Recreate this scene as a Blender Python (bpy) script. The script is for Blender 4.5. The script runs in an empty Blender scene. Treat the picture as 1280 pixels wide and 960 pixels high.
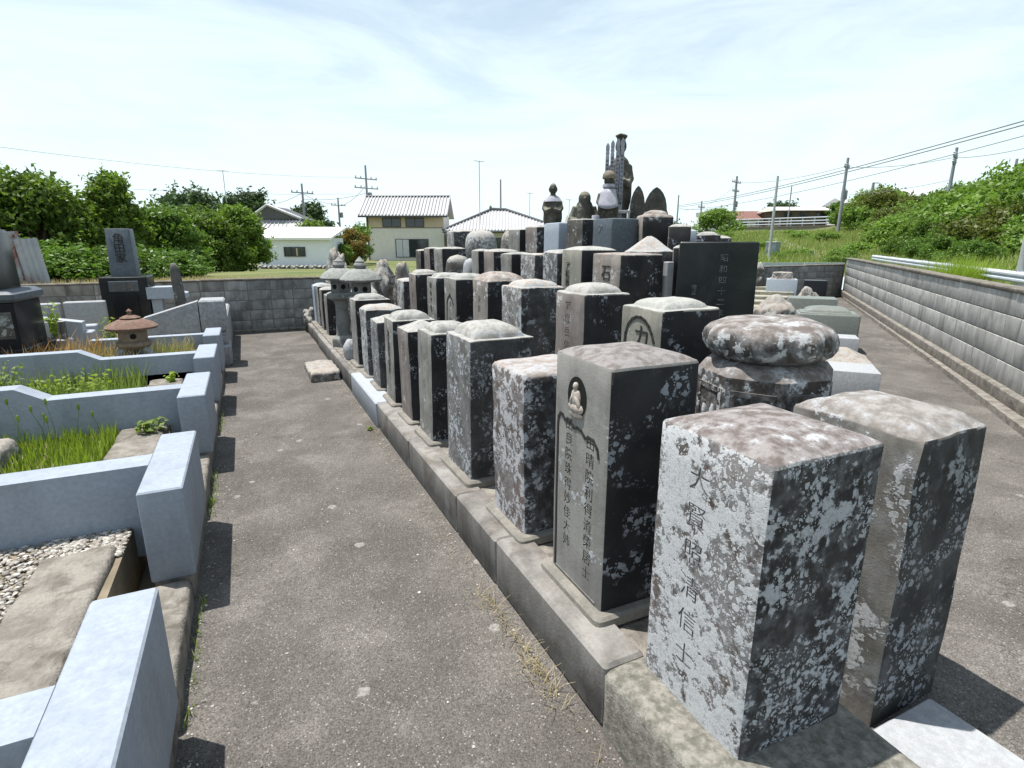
import bpy, bmesh, math, random
import numpy as np
from mathutils import Vector, Matrix, noise as mnoise
R = math.radians
random.seed(7)
SC = bpy.context.scene
COL = SC.collection

# ---------------------------------------------------------------- camera, world, sun, exposure
cam = bpy.data.cameras.new('camera'); cam.sensor_width = 36; cam.lens = 695/1280*36
cam.clip_start = .05; cam.clip_end = 3000
cam_o = bpy.data.objects.new('camera', cam); COL.objects.link(cam_o)
cam_o.location = (0, 0, 1.7); cam_o.rotation_euler = (R(90-14.3), 0, R(-25.2))
SC.camera = cam_o
SUN_DIR = Vector((.225, -.19, -1)).normalized()
w = bpy.data.worlds.new('World'); SC.world = w; w.use_nodes = True
def build_world():
    nt = w.node_tree; N = nt.nodes; L = nt.links; N.clear()
    sky = N.new('ShaderNodeTexSky'); sky.sky_type = 'NISHITA'; sky.sun_disc = False
    sky.sun_elevation = R(73.6); sky.sun_rotation = R(-50); sky.air_density = 1.0; sky.dust_density = .9; sky.ozone_density = 1.0
    tc = N.new('ShaderNodeTexCoord')
    mp = N.new('ShaderNodeMapping'); mp.inputs['Scale'].default_value = (1.0, 1.6, 5.5); mp.inputs['Rotation'].default_value = (0.06, 0.10, 0.5)
    nz = N.new('ShaderNodeTexNoise'); nz.inputs['Scale'].default_value = 1.7; nz.inputs['Detail'].default_value = 9; nz.inputs['Roughness'].default_value = .62; nz.inputs['Distortion'].default_value = .7
    rp = N.new('ShaderNodeMapRange'); rp.inputs['From Min'].default_value = .36; rp.inputs['From Max'].default_value = .74; rp.inputs['To Min'].default_value = .21; rp.inputs['To Max'].default_value = .62
    rp.interpolation_type = 'SMOOTHSTEP'
    sz = N.new('ShaderNodeSeparateXYZ'); L.new(tc.outputs['Generated'], sz.inputs[0])
    def mth(op, a_, b_):
        q = N.new('ShaderNodeMath'); q.operation = op
        for i_, x_ in enumerate((a_, b_)):
            if isinstance(x_, (int, float)): q.inputs[i_].default_value = x_
            else: L.new(x_, q.inputs[i_])
        return q.outputs[0]
    air = mth('DIVIDE', rp.outputs[0], mth('MAXIMUM', sz.outputs['Z'], .04))
    veil = mth('SUBTRACT', 1.0, mth('POWER', 2.71828, mth('MULTIPLY', air, -1.0)))
    mx = N.new('ShaderNodeMix'); mx.data_type = 'RGBA'
    mx.inputs['B'].default_value = (6.7, 7.9, 8.2, 1)
    bg = N.new('ShaderNodeBackground'); bg.inputs['Strength'].default_value = .10
    out = N.new('ShaderNodeOutputWorld')
    L.new(tc.outputs['Generated'], mp.inputs['Vector']); L.new(mp.outputs[0], nz.inputs['Vector'])
    L.new(nz.outputs['Fac'], rp.inputs['Value']); L.new(veil, mx.inputs['Factor'])
    L.new(sky.outputs[0], mx.inputs['A']); L.new(mx.outputs['Result'], bg.inputs['Color']); L.new(bg.outputs[0], out.inputs[0])
build_world()
sun = bpy.data.lights.new('sun', 'SUN'); sun.energy = 5.0; sun.angle = R(.53); sun.color = (1, .96, .90)
sun_o = bpy.data.objects.new('sun', sun); COL.objects.link(sun_o)
sun_o.rotation_euler = SUN_DIR.to_track_quat('-Z', 'Y').to_euler(); sun_o.location = (0, 0, 30)
vs = SC.view_settings; vs.view_transform = 'Standard'; vs.look = 'None'; vs.gamma = 1; vs.exposure = 0.55; vs.use_curve_mapping = False

# ---------------------------------------------------------------- helpers
def smooth(me, ang=35):
    me.polygons.foreach_set('use_smooth', [True]*len(me.polygons))
    me.set_sharp_from_angle(angle=R(ang))
class MB:
    """collects shapes and links them as one mesh object"""
    def __init__(s): s.v = []; s.f = []
    def add(s, vs, fs):
        o = len(s.v); s.v += [tuple(p) for p in vs]; s.f += [tuple(i+o for i in f) for f in fs]; return s
    def box(s, x0, y0, z0, x1, y1, z1, b=0.0, tx=0.0, ty=0.0):
        if b > 0:
            return s.loft([rrect(x0, y0, x1, y1, b, z, i) for z, i in ((z0, b*.6), (z0+b, 0), (z1-b, 0), (z1, b*.8))])
        return s.add([(x0,y0,z0),(x1,y0,z0),(x1,y1,z0),(x0,y1,z0),(x0+tx,y0+ty,z1),(x1-tx,y0+ty,z1),(x1-tx,y1-ty,z1),(x0+tx,y1-ty,z1)],
                     [(0,3,2,1),(4,5,6,7),(0,1,5,4),(1,2,6,5),(2,3,7,6),(3,0,4,7)])
    def loft(s, rings, cap=True):
        n = len(rings[0]); vs = [p for r in rings for p in r]; fs = []
        for k in range(len(rings)-1):
            for i in range(n):
                j = (i+1) % n; fs.append((k*n+i, k*n+j, (k+1)*n+j, (k+1)*n+i))
        if cap:
            fs.append(tuple(range(n-1, -1, -1))); fs.append(tuple((len(rings)-1)*n+i for i in range(n)))
        return s.add(vs, fs)
    def lathe(s, prof, seg=24, c=(0,0,0), sx=1, sy=1, rot=0):
        return s.loft([[(c[0]+r*sx*math.cos(rot+2*math.pi*i/seg), c[1]+r*sy*math.sin(rot+2*math.pi*i/seg), c[2]+z) for i in range(seg)] for r, z in prof])
    def tube(s, pts, rads, seg=8):
        pts = [Vector(p) for p in pts]; rings = []
        if not hasattr(rads, '__len__'): rads = [rads]*len(pts)
        for i, p in enumerate(pts):
            d = (pts[min(i+1, len(pts)-1)] - pts[max(i-1, 0)]).normalized()
            a = d.cross(Vector((0, 0, 1)));
            if a.length < 1e-3: a = d.cross(Vector((1, 0, 0)))
            a.normalize(); b = d.cross(a).normalized()
            rings.append([p + (a*math.cos(t)+b*math.sin(t))*rads[i] for t in [2*math.pi*k/seg for k in range(seg)]])
        n = len(s.f); s.loft(rings)
        return s
    def ell(s, c, r, seg=14, rot=None):
        rings = []
        for k in range(1, seg//2+1):
            t = math.pi*k/(seg//2+1); rings.append([(math.sin(t)*math.cos(2*math.pi*i/seg), math.sin(t)*math.sin(2*math.pi*i/seg), -math.cos(t)) for i in range(seg)])
        M = rot if rot else Matrix.Identity(3)
        rings = [[Vector(c) + M @ Vector((p[0]*r[0], p[1]*r[1], p[2]*r[2])) for p in q] for q in rings]
        return s.loft(rings)
    def poly(s, pts, z0, z1):
        return s.loft([[(x, y, z0) for x, y in pts], [(x, y, z1) for x, y in pts]])
    def mesh(s, name, mat, ang=35):
        me = bpy.data.meshes.new(name); me.from_pydata(s.v, [], s.f); me.update()
        if ang: smooth(me, ang)
        if mat: me.materials.append(mat)
        return me
    def build(s, name, mat, parent=None, ang=35):
        return link(name, s.mesh(name, mat, ang), parent)
def rrect(x0, y0, x1, y1, r, z, inset=0.0, seg=3, mid=0):
    x0 += inset; y0 += inset; x1 -= inset; y1 -= inset; r = max(.001, min(r, (x1-x0)*.49, (y1-y0)*.49)); P = []
    for cx, cy, a in ((x1-r, y0+r, -90), (x1-r, y1-r, 0), (x0+r, y1-r, 90), (x0+r, y0+r, 180)):
        c = [(cx+r*math.cos(R(a+90*k/seg)), cy+r*math.sin(R(a+90*k/seg)), z) for k in range(seg+1)]
        if P and mid:
            a0 = P[-1]; b0 = c[0]
            for m in range(1, mid+1): t = m/(mid+1); P.append((a0[0]+(b0[0]-a0[0])*t, a0[1]+(b0[1]-a0[1])*t, z))
        P += c
    if mid:
        a0 = P[-1]; b0 = P[0]
        for m in range(1, mid+1): t = m/(mid+1); P.append((a0[0]+(b0[0]-a0[0])*t, a0[1]+(b0[1]-a0[1])*t, z))
    return P
def link(name, data, parent=None, loc=(0,0,0), rot=(0,0,0)):
    o = bpy.data.objects.new(name, data); COL.objects.link(o); o.location = loc; o.rotation_euler = rot
    if parent: o.parent = parent
    return o
def tag(o, label, cat, group=None):
    o['label'] = label; o['category'] = cat
    if group: o['group'] = group
    return o
def thing(name, label, cat, loc=(0,0,0), rz=0, group=None, tilt=(0,0)):
    return tag(link(name, None, None, loc, (tilt[0], tilt[1], rz)), label, cat, group)
def structure(o): o['kind'] = 'structure'; return o
def stuff(o): o['kind'] = 'stuff'; return o
def copy_tree(o, parent=None):
    c = o.copy(); COL.objects.link(c); c.parent = parent
    for ch in list(o.children): copy_tree(ch, c)
    return c

# ---------------------------------------------------------------- materials
class NT:
    def __init__(s, name):
        s.m = bpy.data.materials.new(name); s.m.use_nodes = True; s.t = s.m.node_tree; s.b = s.t.nodes['Principled BSDF']
    def n(s, typ, **k):
        nd = s.t.nodes.new('ShaderNode'+typ)
        for a, v in k.items():
            if a in nd.inputs.keys() if isinstance(a, str) else False: nd.inputs[a].default_value = v
            else: setattr(nd, a, v)
        return nd
    def l(s, a, b): s.t.links.new(a, b)
    def co(s, rand=True, sc=(1,1,1)):
        tc = s.n('TexCoord'); src = tc.outputs['Object']
        if rand:
            oi = s.n('ObjectInfo'); m = s.n('VectorMath', operation='SCALE'); m.inputs[0].default_value = (31.7, 17.3, 23.9)
            s.l(oi.outputs['Random'], m.inputs['Scale']); a = s.n('VectorMath', operation='ADD'); s.l(src, a.inputs[0]); s.l(m.outputs[0], a.inputs[1]); src = a.outputs[0]
        if sc != (1,1,1):
            m = s.n('VectorMath', operation='MULTIPLY'); m.inputs[1].default_value = sc; s.l(src, m.inputs[0]); src = m.outputs[0]
        return src
    def noise(s, vec, scale, detail=4, rough=.55, dist=0):
        x = s.n('TexNoise'); x.inputs['Scale'].default_value = scale; x.inputs['Detail'].default_value = detail; x.inputs['Roughness'].default_value = rough; x.inputs['Distortion'].default_value = dist
        s.l(vec, x.inputs['Vector']); return x.outputs['Fac']
    def vor(s, vec, scale, feature='F1', out='Distance', rnd=1):
        x = s.n('TexVoronoi', feature=feature); x.inputs['Scale'].default_value = scale; x.inputs['Randomness'].default_value = rnd; s.l(vec, x.inputs['Vector']); return x.outputs[out]
    def rng(s, v, a, b, c=0, d=1, sm=True):
        x = s.n('MapRange'); x.interpolation_type = 'SMOOTHSTEP' if sm else 'LINEAR'
        for i, q in zip(('From Min','From Max','To Min','To Max'), (a,b,c,d)): x.inputs[i].default_value = q
        s.l(v, x.inputs['Value']); return x.outputs[0]
    def math(s, op, a, b=None):
        x = s.n('Math', operation=op)
        for i, q in enumerate((a, b)):
            if q is None: continue
            if isinstance(q, (int, float)): x.inputs[i].default_value = q
            else: s.l(q, x.inputs[i])
        return x.outputs[0]
    def mix(s, f, a, b, mode='MIX'):
        x = s.n('Mix', data_type='RGBA', blend_type=mode)
        for i, q in (('Factor', f), ('A', a), ('B', b)):
            if isinstance(q, (int, float)): x.inputs[i].default_value = q
            elif isinstance(q, tuple): x.inputs[i].default_value = (*q, 1) if len(q) == 3 else q
            else: s.l(q, x.inputs[i])
        return x.outputs['Result']
    def bump(s, h, strength=.4, dist=.01, prev=None):
        x = s.n('Bump'); x.inputs['Strength'].default_value = strength; x.inputs['Distance'].default_value = dist; s.l(h, x.inputs['Height'])
        if prev: s.l(prev, x.inputs['Normal'])
        return x.outputs[0]
    def done(s, col, rough=.9, normal=None, spec=.3, metal=0):
        for i, q in (('Base Color', col), ('Roughness', rough), ('Specular IOR Level', spec), ('Metallic', metal)):
            if isinstance(q, (int, float)): s.b.inputs[i].default_value = q
            elif isinstance(q, tuple): s.b.inputs[i].default_value = (*q, 1)
            else: s.l(q, s.b.inputs[i])
        if normal: s.l(normal, s.b.inputs['Normal'])
        return s.m
def stone_mat(name, c1, c2, lichen=.4, lcol=(.60,.61,.60), spots=.5, top=None, topl=.4, rough=.92, speck=.10, streak=.3, vs=19, rust=0.0):
    T = NT(name); v0 = T.co(); oi0 = T.n('ObjectInfo'); sc0 = T.n('VectorMath', operation='SCALE'); T.l(v0, sc0.inputs[0]); T.l(T.rng(oi0.outputs['Random'], 0, 1, .72, 1.35, False), sc0.inputs['Scale']); v = sc0.outputs[0]
    wob = T.n('TexNoise'); wob.inputs['Scale'].default_value = 26; wob.inputs['Detail'].default_value = 3; T.l(v, wob.inputs['Vector'])
    dv = T.n('VectorMath', operation='SCALE'); dv.inputs['Scale'].default_value = .05; T.l(wob.outputs['Color'], dv.inputs[0])
    av = T.n('VectorMath', operation='ADD'); T.l(v, av.inputs[0]); T.l(dv.outputs[0], av.inputs[1]); vd = av.outputs[0]
    big = T.noise(v, 4.2, 7, .62); fine = T.noise(v, 150, 3, .7); mid = T.noise(v, 17, 5, .65)
    col = T.mix(T.rng(big, .35, .65), c1, c2)
    st = T.n('VectorMath', operation='MULTIPLY'); st.inputs[1].default_value = (9, 9, .9); T.l(v, st.inputs[0])
    sn = T.noise(st.outputs[0], 1.4, 5, .6)
    col = T.mix(T.rng(sn, .42, .70, 0, streak), col, (.035, .032, .03))
    if rust > 0:
        col = T.mix(T.math('MULTIPLY', T.rng(T.noise(v, 3.1, 5, .6), .5, .62), rust), col, (.13, .075, .055))
    geo = T.n('NewGeometry'); sx = T.n('SeparateXYZ'); T.l(geo.outputs['Normal'], sx.inputs[0])
    tm = T.rng(sx.outputs['Z'], .25, .6)
    if top:
        tcol = T.mix(T.rng(mid, .38, .62), top, tuple(min(1, q*1.9) for q in top))
        col = T.mix(tm, col, tcol)
    # crust lichen: broad crust plus round spots
    thr = .68 - .30*lichen
    crust = T.rng(T.math('ADD', T.math('MULTIPLY', mid, .55), T.math('MULTIPLY', big, .45)), thr, thr+.035)
    cell = T.vor(vd, vs); cell2 = T.vor(vd, vs*2.3)
    area = T.rng(T.noise(v, 5.5, 3, .5), .62-.25*spots, .70-.25*spots)
    sp = T.math('MULTIPLY', T.math('MAXIMUM', T.rng(cell, .40, .34), T.rng(cell2, .33, .27)), area)
    mask = T.math('MAXIMUM', crust, sp)
    if top: # crust on the upper surface is governed separately
        tthr = .66 - .30*topl
        mask_t = T.rng(T.math('ADD', T.math('MULTIPLY', mid, .6), T.math('MULTIPLY', big, .4)), tthr, tthr+.08)
        mask = T.mix(tm, mask, mask_t)
    film = T.rng(T.math('ADD', T.math('MULTIPLY', mid, .5), T.math('MULTIPLY', T.noise(v, 9, 6, .7), .5)), thr-.09, thr+.03, 0, .55 if top else .30)
    if top: film = T.mix(tm, film, T.rng(mid, .35, .6, .1, .5))
    col = T.mix(film, col, tuple(q*.55 for q in lcol))
    lc = T.mix(T.rng(fine, .3, .7), tuple(q*.86 for q in lcol), lcol)
    pit = T.rng(T.noise(v, 62, 4, .6), .56, .64, 0, .55)
    lc = T.mix(pit, lc, tuple(q*.45 for q in lcol))
    lc = T.mix(T.math('MULTIPLY', tm, .45), lc, tuple(q*.5 for q in lcol)) if top else lc
    col = T.mix(T.math('MULTIPLY', mask, T.rng(T.noise(v, 38, 4, .6), .25, .5, .55, 1)), col, lc)
    spk = T.rng(fine, .25, .75, 1-speck, 1+speck, False)
    col = T.mix(1.0, col, spk, 'MULTIPLY')
    h = T.math('ADD', T.math('MULTIPLY', mask, .5), T.math('ADD', T.math('MULTIPLY', fine, .35), T.math('MULTIPLY', mid, .8)))
    return T.done(col, rough, T.bump(h, .55, .006), .06)
def plain_mat(name, c1, c2=None, scale=6, rough=.85, bump=.2, bscale=60, bdist=.003, spec=.3, metal=0, streak=0, rand=True, dirt=None, dirtamt=.5, var=0):
    T = NT(name); v = T.co(rand)
    c2 = c2 or tuple(q*.8 for q in c1)
    col = T.mix(T.rng(T.noise(v, scale, 6, .6), .35, .65), c1, c2)
    if streak:
        st = T.n('VectorMath', operation='MULTIPLY'); st.inputs[1].default_value = (8, 8, .7); T.l(v, st.inputs[0])
        col = T.mix(T.rng(T.noise(st.outputs[0], 1.2, 6, .6), .45, .72, 0, streak), col, tuple(q*.28 for q in c1))
    if dirt:
        col = T.mix(T.rng(T.noise(v, scale*.6, 8, .68, .6), .50, .66, 0, dirtamt), col, dirt)
    f = T.noise(v, bscale, 4, .65)
    col = T.mix(1.0, col, T.rng(f, .25, .75, .86, 1.14, False), 'MULTIPLY')
    if var:
        oi = T.n('ObjectInfo'); col = T.mix(1.0, col, T.rng(oi.outputs['Random'], 0, 1, 1-var, 1+var*.6, False), 'MULTIPLY')
    return T.done(col, rough, T.bump(f, bump, bdist) if bump else None, spec, metal)
def leaf_mat(name, c1, c2, rough=.5, trans=.35):
    T = NT(name); g = T.n('NewGeometry'); oi = T.n('ObjectInfo')
    v = T.co(True); n = T.noise(v, 1.6, 3)
    f = T.math('ADD', T.math('MULTIPLY', g.outputs['Random Per Island'], .6), T.math('MULTIPLY', n, .5))
    col = T.mix(f, c1, c2)
    hs = T.n('HueSaturation'); hs.inputs['Hue'].default_value = .5; T.l(T.rng(oi.outputs['Random'], 0, 1, .82, 1.15, False), hs.inputs['Value']); T.l(col, hs.inputs['Color'])
    T.done(hs.outputs[0], rough, None, .3)
    tr = T.n('BsdfTranslucent'); T.l(T.mix(1.0, hs.outputs[0], (1.15, 1.25, .6), 'MULTIPLY'), tr.inputs['Color'])
    ms = T.n('MixShader'); ms.inputs[0].default_value = trans
    out = T.t.nodes['Material Output']; T.l(T.b.outputs[0], ms.inputs[1]); T.l(tr.outputs[0], ms.inputs[2]); T.l(ms.outputs[0], out.inputs[0])
    return T.m
def path_mat(name):
    T = NT(name); v = T.co(False)
    col = T.mix(T.rng(T.noise(v, 1.3, 5, .6), .35, .65), (.100, .091, .082), (.140, .129, .117))
    col = T.mix(T.rng(T.noise(v, 2.6, 8, .72, .5), .48, .70, 0, .62), col, (.205, .190, .171))
    col = T.mix(T.rng(T.noise(v, 2.1, 6, .65, .6), .56, .72, 0, .55), col, (.085, .078, .07))
    ag = T.vor(v, 190, 'F1', 'Color'); sx = T.n('SeparateXYZ'); T.l(ag, sx.inputs[0])
    col = T.mix(1.0, col, T.rng(sx.outputs[0], 0, 1, .66, 1.34, False), 'MULTIPLY')
    col = T.mix(T.math('MULTIPLY', T.rng(sx.outputs[1], .972, .985), .5), col, (.46, .44, .41))
    col = T.mix(T.math('MULTIPLY', T.rng(sx.outputs[2], .90, .93), .6), col, (.06, .055, .05))
    lsp = T.vor(v, 3.1); lsn = T.math('ADD', lsp, T.math('MULTIPLY', T.noise(v, 22, 3), .10))
    col = T.mix(T.math('MULTIPLY', T.rng(lsn, .150, .125), T.rng(T.noise(v, 60, 3), .35, .6, .2, .75)), col, (.34, .325, .30))
    cw = T.n('TexNoise'); cw.inputs['Scale'].default_value = 5; cw.inputs['Detail'].default_value = 6; T.l(v, cw.inputs['Vector'])
    cs = T.n('VectorMath', operation='SCALE'); cs.inputs['Scale'].default_value = .5; T.l(cw.outputs['Color'], cs.inputs[0]); ca = T.n('VectorMath', operation='ADD'); T.l(v, ca.inputs[0]); T.l(cs.outputs[0], ca.inputs[1])
    ed = T.vor(ca.outputs[0], .55, 'DISTANCE_TO_EDGE')
    crack = T.rng(T.math('ADD', ed, T.math('MULTIPLY', T.noise(v, 30, 3), .006)), .0062, .0040)
    col = T.mix(T.math('MULTIPLY', crack, .55), col, (.045, .04, .035))
    d = T.vor(v, 190); big = T.noise(v, 26, 4, .6)
    h = T.math('ADD', T.math('MULTIPLY', d, -.9), big)
    nb = T.bump(h, .7, .006); nb = T.bump(T.noise(v, 2.2, 4, .5), .5, .05, nb)
    return T.done(col, .93, nb, .22)
M = {}
M['path'] = path_mat('worn_asphalt')
GREY1, GREY2 = (.26,.255,.24), (.17,.165,.155)
M['gA'] = stone_mat('white_lichen_stone', (.120,.108,.10), (.075,.067,.062), .66, (.53,.54,.555), .95, (.105,.083,.074), .44, vs=31, rust=.28)
M['sA'] = stone_mat('white_spotted_shaded_side', (.062,.058,.058), (.040,.038,.039), .48, (.44,.46,.49), .62, vs=33)  # side faces: lichen and algae tone, with shade also put into the colour
M['sB'] = stone_mat('grey_spotted_shaded_side', (.085,.082,.08), (.045,.044,.044), .36, (.30,.315,.335), .5, vs=31)
M['sC'] = stone_mat('shade_blackened_side', (.046,.045,.046), (.028,.028,.030), .14, (.28,.30,.33), .30, vs=24)  # darkest side: shade painted in along with the black growth
M['gB'] = stone_mat('grey_lichen_stone', (.23,.22,.20), (.12,.115,.105), .46, (.44,.45,.46), .35, (.17,.15,.135), .52, vs=26)
M['gC'] = stone_mat('dressed_grey_andesite', (.27,.265,.25), (.20,.195,.185), .10, (.40,.42,.44), .10, (.135,.115,.105), .22, streak=.22)
M['gD'] = stone_mat('half_white_lichen_stone', (.15,.12,.11), (.11,.095,.088), .56, (.46,.46,.475), .75, (.25,.215,.19), .58, rust=.5)
M['gE'] = stone_mat('spotted_dark_stone', (.17,.165,.16), (.115,.115,.11), .42, (.42,.44,.47), .55, (.26,.25,.225), .42, vs=26)
M['gF'] = stone_mat('plain_grey_stone', GREY1, GREY2, .22, (.46,.47,.47), .22, (.235,.23,.212), .42)
M['gG'] = stone_mat('brown_grey_stone', (.24,.215,.20), (.17,.15,.14), .20, (.44,.44,.43), .25, (.27,.262,.245), .52)
M['gH'] = stone_mat('pale_lichen_stone', (.20,.19,.18), (.12,.115,.11), .58, (.45,.46,.465), .6, (.32,.285,.255), .6, vs=22)
M['gR'] = stone_mat('rusty_capped_stone', (.30,.275,.25), (.22,.20,.185), .25, (.5,.5,.49), .3, (.19,.155,.135), .45, rust=.25)
M['gBlue'] = plain_mat('blue_grey_granite', (.33,.37,.42), (.28,.32,.37), 40, .6, .15, 160, spec=.45)
M['gGrn'] = plain_mat('green_grey_granite', (.17,.185,.165), (.14,.155,.14), 30, .5, .12, 160, spec=.4, dirt=(.26,.27,.24), dirtamt=.3)
M['gDk'] = stone_mat('dark_weathered_stone', (.12,.115,.105), (.08,.078,.072), .22, (.34,.35,.35), .30, (.30,.29,.26), .45)
M['gPale'] = plain_mat('pale_granite', (.36,.375,.39), (.30,.31,.325), 30, .7, .2, 170, dirt=(.30,.29,.27), dirtamt=.35)
M['rough'] = stone_mat('rough_lichen_rock', (.17,.155,.145), (.09,.085,.08), .48, (.42,.415,.395), .45, (.25,.215,.185), .58, streak=.2)
M['lot'] = stone_mat('lotus_stone', (.085,.075,.068), (.05,.045,.042), .50, (.50,.51,.52), .4, (.12,.098,.086), .48, rust=.12, vs=18)
M['black'] = plain_mat('polished_black_granite', (.010,.011,.013), (.014,.015,.018), 50, .25, .03, 200, spec=.2)
M['blackslab'] = plain_mat('dull_black_granite', (.014,.017,.019), (.022,.025,.027), 4, .30, .05, 200, spec=.22, dirt=(.05,.055,.056), dirtamt=.3)
M['paint'] = plain_mat('grey_blue_painted_render', (.285,.322,.378), (.258,.292,.342), 3, .8, .12, 45, dirt=(.19,.205,.22), dirtamt=.35, streak=.12)
M['conc'] = plain_mat('old_concrete', (.27,.25,.22), (.17,.155,.135), 9, .95, .9, 55, .014, dirt=(.09,.08,.065), dirtamt=.75)
M['kerb'] = plain_mat('kerb_stone', (.25,.238,.222), (.175,.166,.154), 6, .92, .4, 80, .005, streak=.5, dirt=(.11,.09,.075), dirtamt=.65, var=.25)
M['kerbw'] = plain_mat('white_granite_kerb', (.36,.385,.425), (.32,.345,.385), 20, .8, .2, 140, dirt=(.36,.36,.36), dirtamt=.25)
M['mortar'] = plain_mat('mortar', (.23,.215,.19), (.17,.16,.14), 12, .95, .5, 60, .006)
M['aggr'] = plain_mat('exposed_aggregate', (.26,.245,.215), (.13,.125,.105), 30, .95, .8, 110, .008, dirt=(.08,.085,.06), dirtamt=.5)
M['block'] = plain_mat('concrete_block', (.50,.495,.47), (.41,.405,.385), 5, .95, .35, 90, .004, streak=.5, dirt=(.17,.165,.15), dirtamt=.4, var=.16)
M['blockd'] = plain_mat('weathered_block', (.30,.305,.305), (.21,.215,.215), 5, .95, .35, 90, .004, streak=.6, dirt=(.10,.10,.10), dirtamt=.6, var=.25)
M['joint'] = plain_mat('block_joint', (.15,.145,.135), None, 8, .95, .3)
M['cap'] = plain_mat('wall_cap', (.20,.18,.15), (.12,.11,.095), 7, .95, .5, 60, .006, dirt=(.07,.065,.05), dirtamt=.6)
M['gran'] = plain_mat('rough_pale_granite', (.34,.355,.37), (.26,.27,.285), 22, .9, .8, 55, .012, dirt=(.16,.155,.15), dirtamt=.4)
M['lantern'] = stone_mat('lantern_granite', (.20,.205,.20), (.13,.135,.132), .25, (.32,.33,.32), .2, (.21,.215,.20), .35, speck=.4)
M['lanternb'] = plain_mat('brown_lantern_stone', (.24,.19,.14), (.18,.145,.11), 18, .9, .5, 70, .006)
M['lroof'] = plain_mat('red_brown_lantern_roof', (.19,.115,.085), (.13,.085,.065), 16, .9, .6, 60, .008, dirt=(.26,.23,.2), dirtamt=.4)
M['ink'] = plain_mat('carved_shadow', (.035,.033,.030), None, 20, .95, 0)
M['inkw'] = plain_mat('weathered_carving', (.30,.31,.31), (.12,.12,.12), 30, .95, 0)
M['inkc'] = plain_mat('carved_stone_shade', (.10,.097,.09), (.06,.058,.054), 40, .95, .2)  # inside of cut strokes, stone darkened to paint in their shadow
M['inks'] = plain_mat('faint_carving', (.20,.21,.215), (.07,.075,.08), 30, .95, 0)
M['inkg'] = plain_mat('dark_carving_in_lichen', (.13,.13,.135), (.22,.22,.225), 40, .95, 0)
M['dark'] = plain_mat('hollow_shade', (.008,.008,.008), None, 5, .9, 0)  # flat near-black discs, painted shade for the niche and lantern openings
M['earth'] = plain_mat('dry_earth', (.24,.20,.145), (.16,.135,.095), 5, .97, .6, 40, .01, dirt=(.10,.11,.05), dirtamt=.5)
M['field'] = plain_mat('grassy_ground', (.085,.115,.035), (.16,.165,.065), .35, .97, .6, 8, .05, dirt=(.20,.17,.09), dirtamt=.4)
M['pebble'] = plain_mat('pale_pebbles', (.50,.47,.42), (.34,.31,.27), 60, .9, .2)
T_ = NT('pebble_mix'); g_ = T_.n('NewGeometry'); cr_ = T_.n('ValToRGB'); e_ = cr_.color_ramp.elements
e_[0].color = (.16,.145,.125,1); e_[1].color = (.50,.48,.445,1); k_ = cr_.color_ramp.elements.new(.45); k_.color = (.30,.275,.24,1)
T_.l(g_.outputs['Random Per Island'], cr_.inputs[0]); M['pebble'] = T_.done(cr_.outputs[0], .85, None, .3)
M['grass'] = leaf_mat('bright_grass', (.16,.26,.03), (.28,.35,.06), .55, .45)
M['weed'] = leaf_mat('weed_leaf', (.13,.21,.045), (.26,.32,.10), .6, .42)
M['dry'] = leaf_mat('dry_grass', (.34,.27,.15), (.46,.39,.25), .8, .3)
M['rustweed'] = leaf_mat('reddish_weed', (.30,.15,.06), (.42,.28,.12), .8, .3)
M['tree'] = leaf_mat('tree_leaf', (.045,.105,.018), (.20,.285,.05), .45, .40)
M['treed'] = leaf_mat('dark_tree_leaf', (.020,.055,.014), (.055,.105,.022), .45, .3)
M['treem'] = leaf_mat('mid_tree_leaf', (.055,.12,.02), (.14,.23,.04), .45, .35)
M['far'] = leaf_mat('far_tree_leaf', (.040,.075,.032), (.075,.125,.050), .6, .25)
M['shrub'] = leaf_mat('hill_shrub_leaf', (.09,.175,.03), (.21,.31,.065), .5, .38)
M['shrub2'] = leaf_mat('olive_shrub_leaf', (.075,.105,.022), (.16,.18,.045), .5, .35)
M['maple'] = leaf_mat('bronze_leaf', (.16,.09,.03), (.20,.17,.045), .5, .35)
M['bark'] = plain_mat('bark', (.13,.10,.075), (.08,.065,.05), 20, .95, .6, 50, .01)
M['white'] = plain_mat('white_wall', (.74,.76,.80), (.70,.72,.76), 2, .85, .05)
M['whroof'] = plain_mat('white_metal_roof', (.86,.84,.80), (.82,.80,.77), 3, .45, .03, spec=.5)
M['beige'] = plain_mat('beige_wall', (.68,.65,.61), (.64,.61,.57), 2, .85, .1, streak=.10)
M['tan'] = plain_mat('tan_board', (.52,.43,.32), (.47,.39,.29), 3, .8, .05)
M['tile'] = plain_mat('silver_roof_tile', (.46,.455,.465), (.37,.365,.375), 6, .42, .1, 30, spec=.5)
M['tiled'] = plain_mat('dark_roof_tile', (.10,.10,.11), (.07,.07,.08), 6, .5, .1, 30, spec=.5)
M['frame'] = plain_mat('dark_frame', (.05,.05,.052), None, 5, .5, 0)
M['alu'] = plain_mat('pale_sliding_panel', (.52,.54,.56), (.47,.49,.51), 3, .5, .03)
M['glass'] = plain_mat('window_glass', (.035,.042,.048), None, 3, .08, 0, spec=.6)
M['pole'] = plain_mat('concrete_pole', (.28,.29,.32), (.24,.25,.28), 3, .8, .05)
M['steel'] = plain_mat('galvanised_steel', (.46,.47,.48), (.40,.41,.42), 8, .45, .03, metal=.3)
M['wire'] = plain_mat('wire', (.17,.18,.20), None, 3, .7, 0)
M['rail'] = plain_mat('white_guard_rail', (.50,.54,.60), (.44,.48,.53), 5, .5, .03, dirt=(.42,.41,.4), dirtamt=.3)
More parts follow.
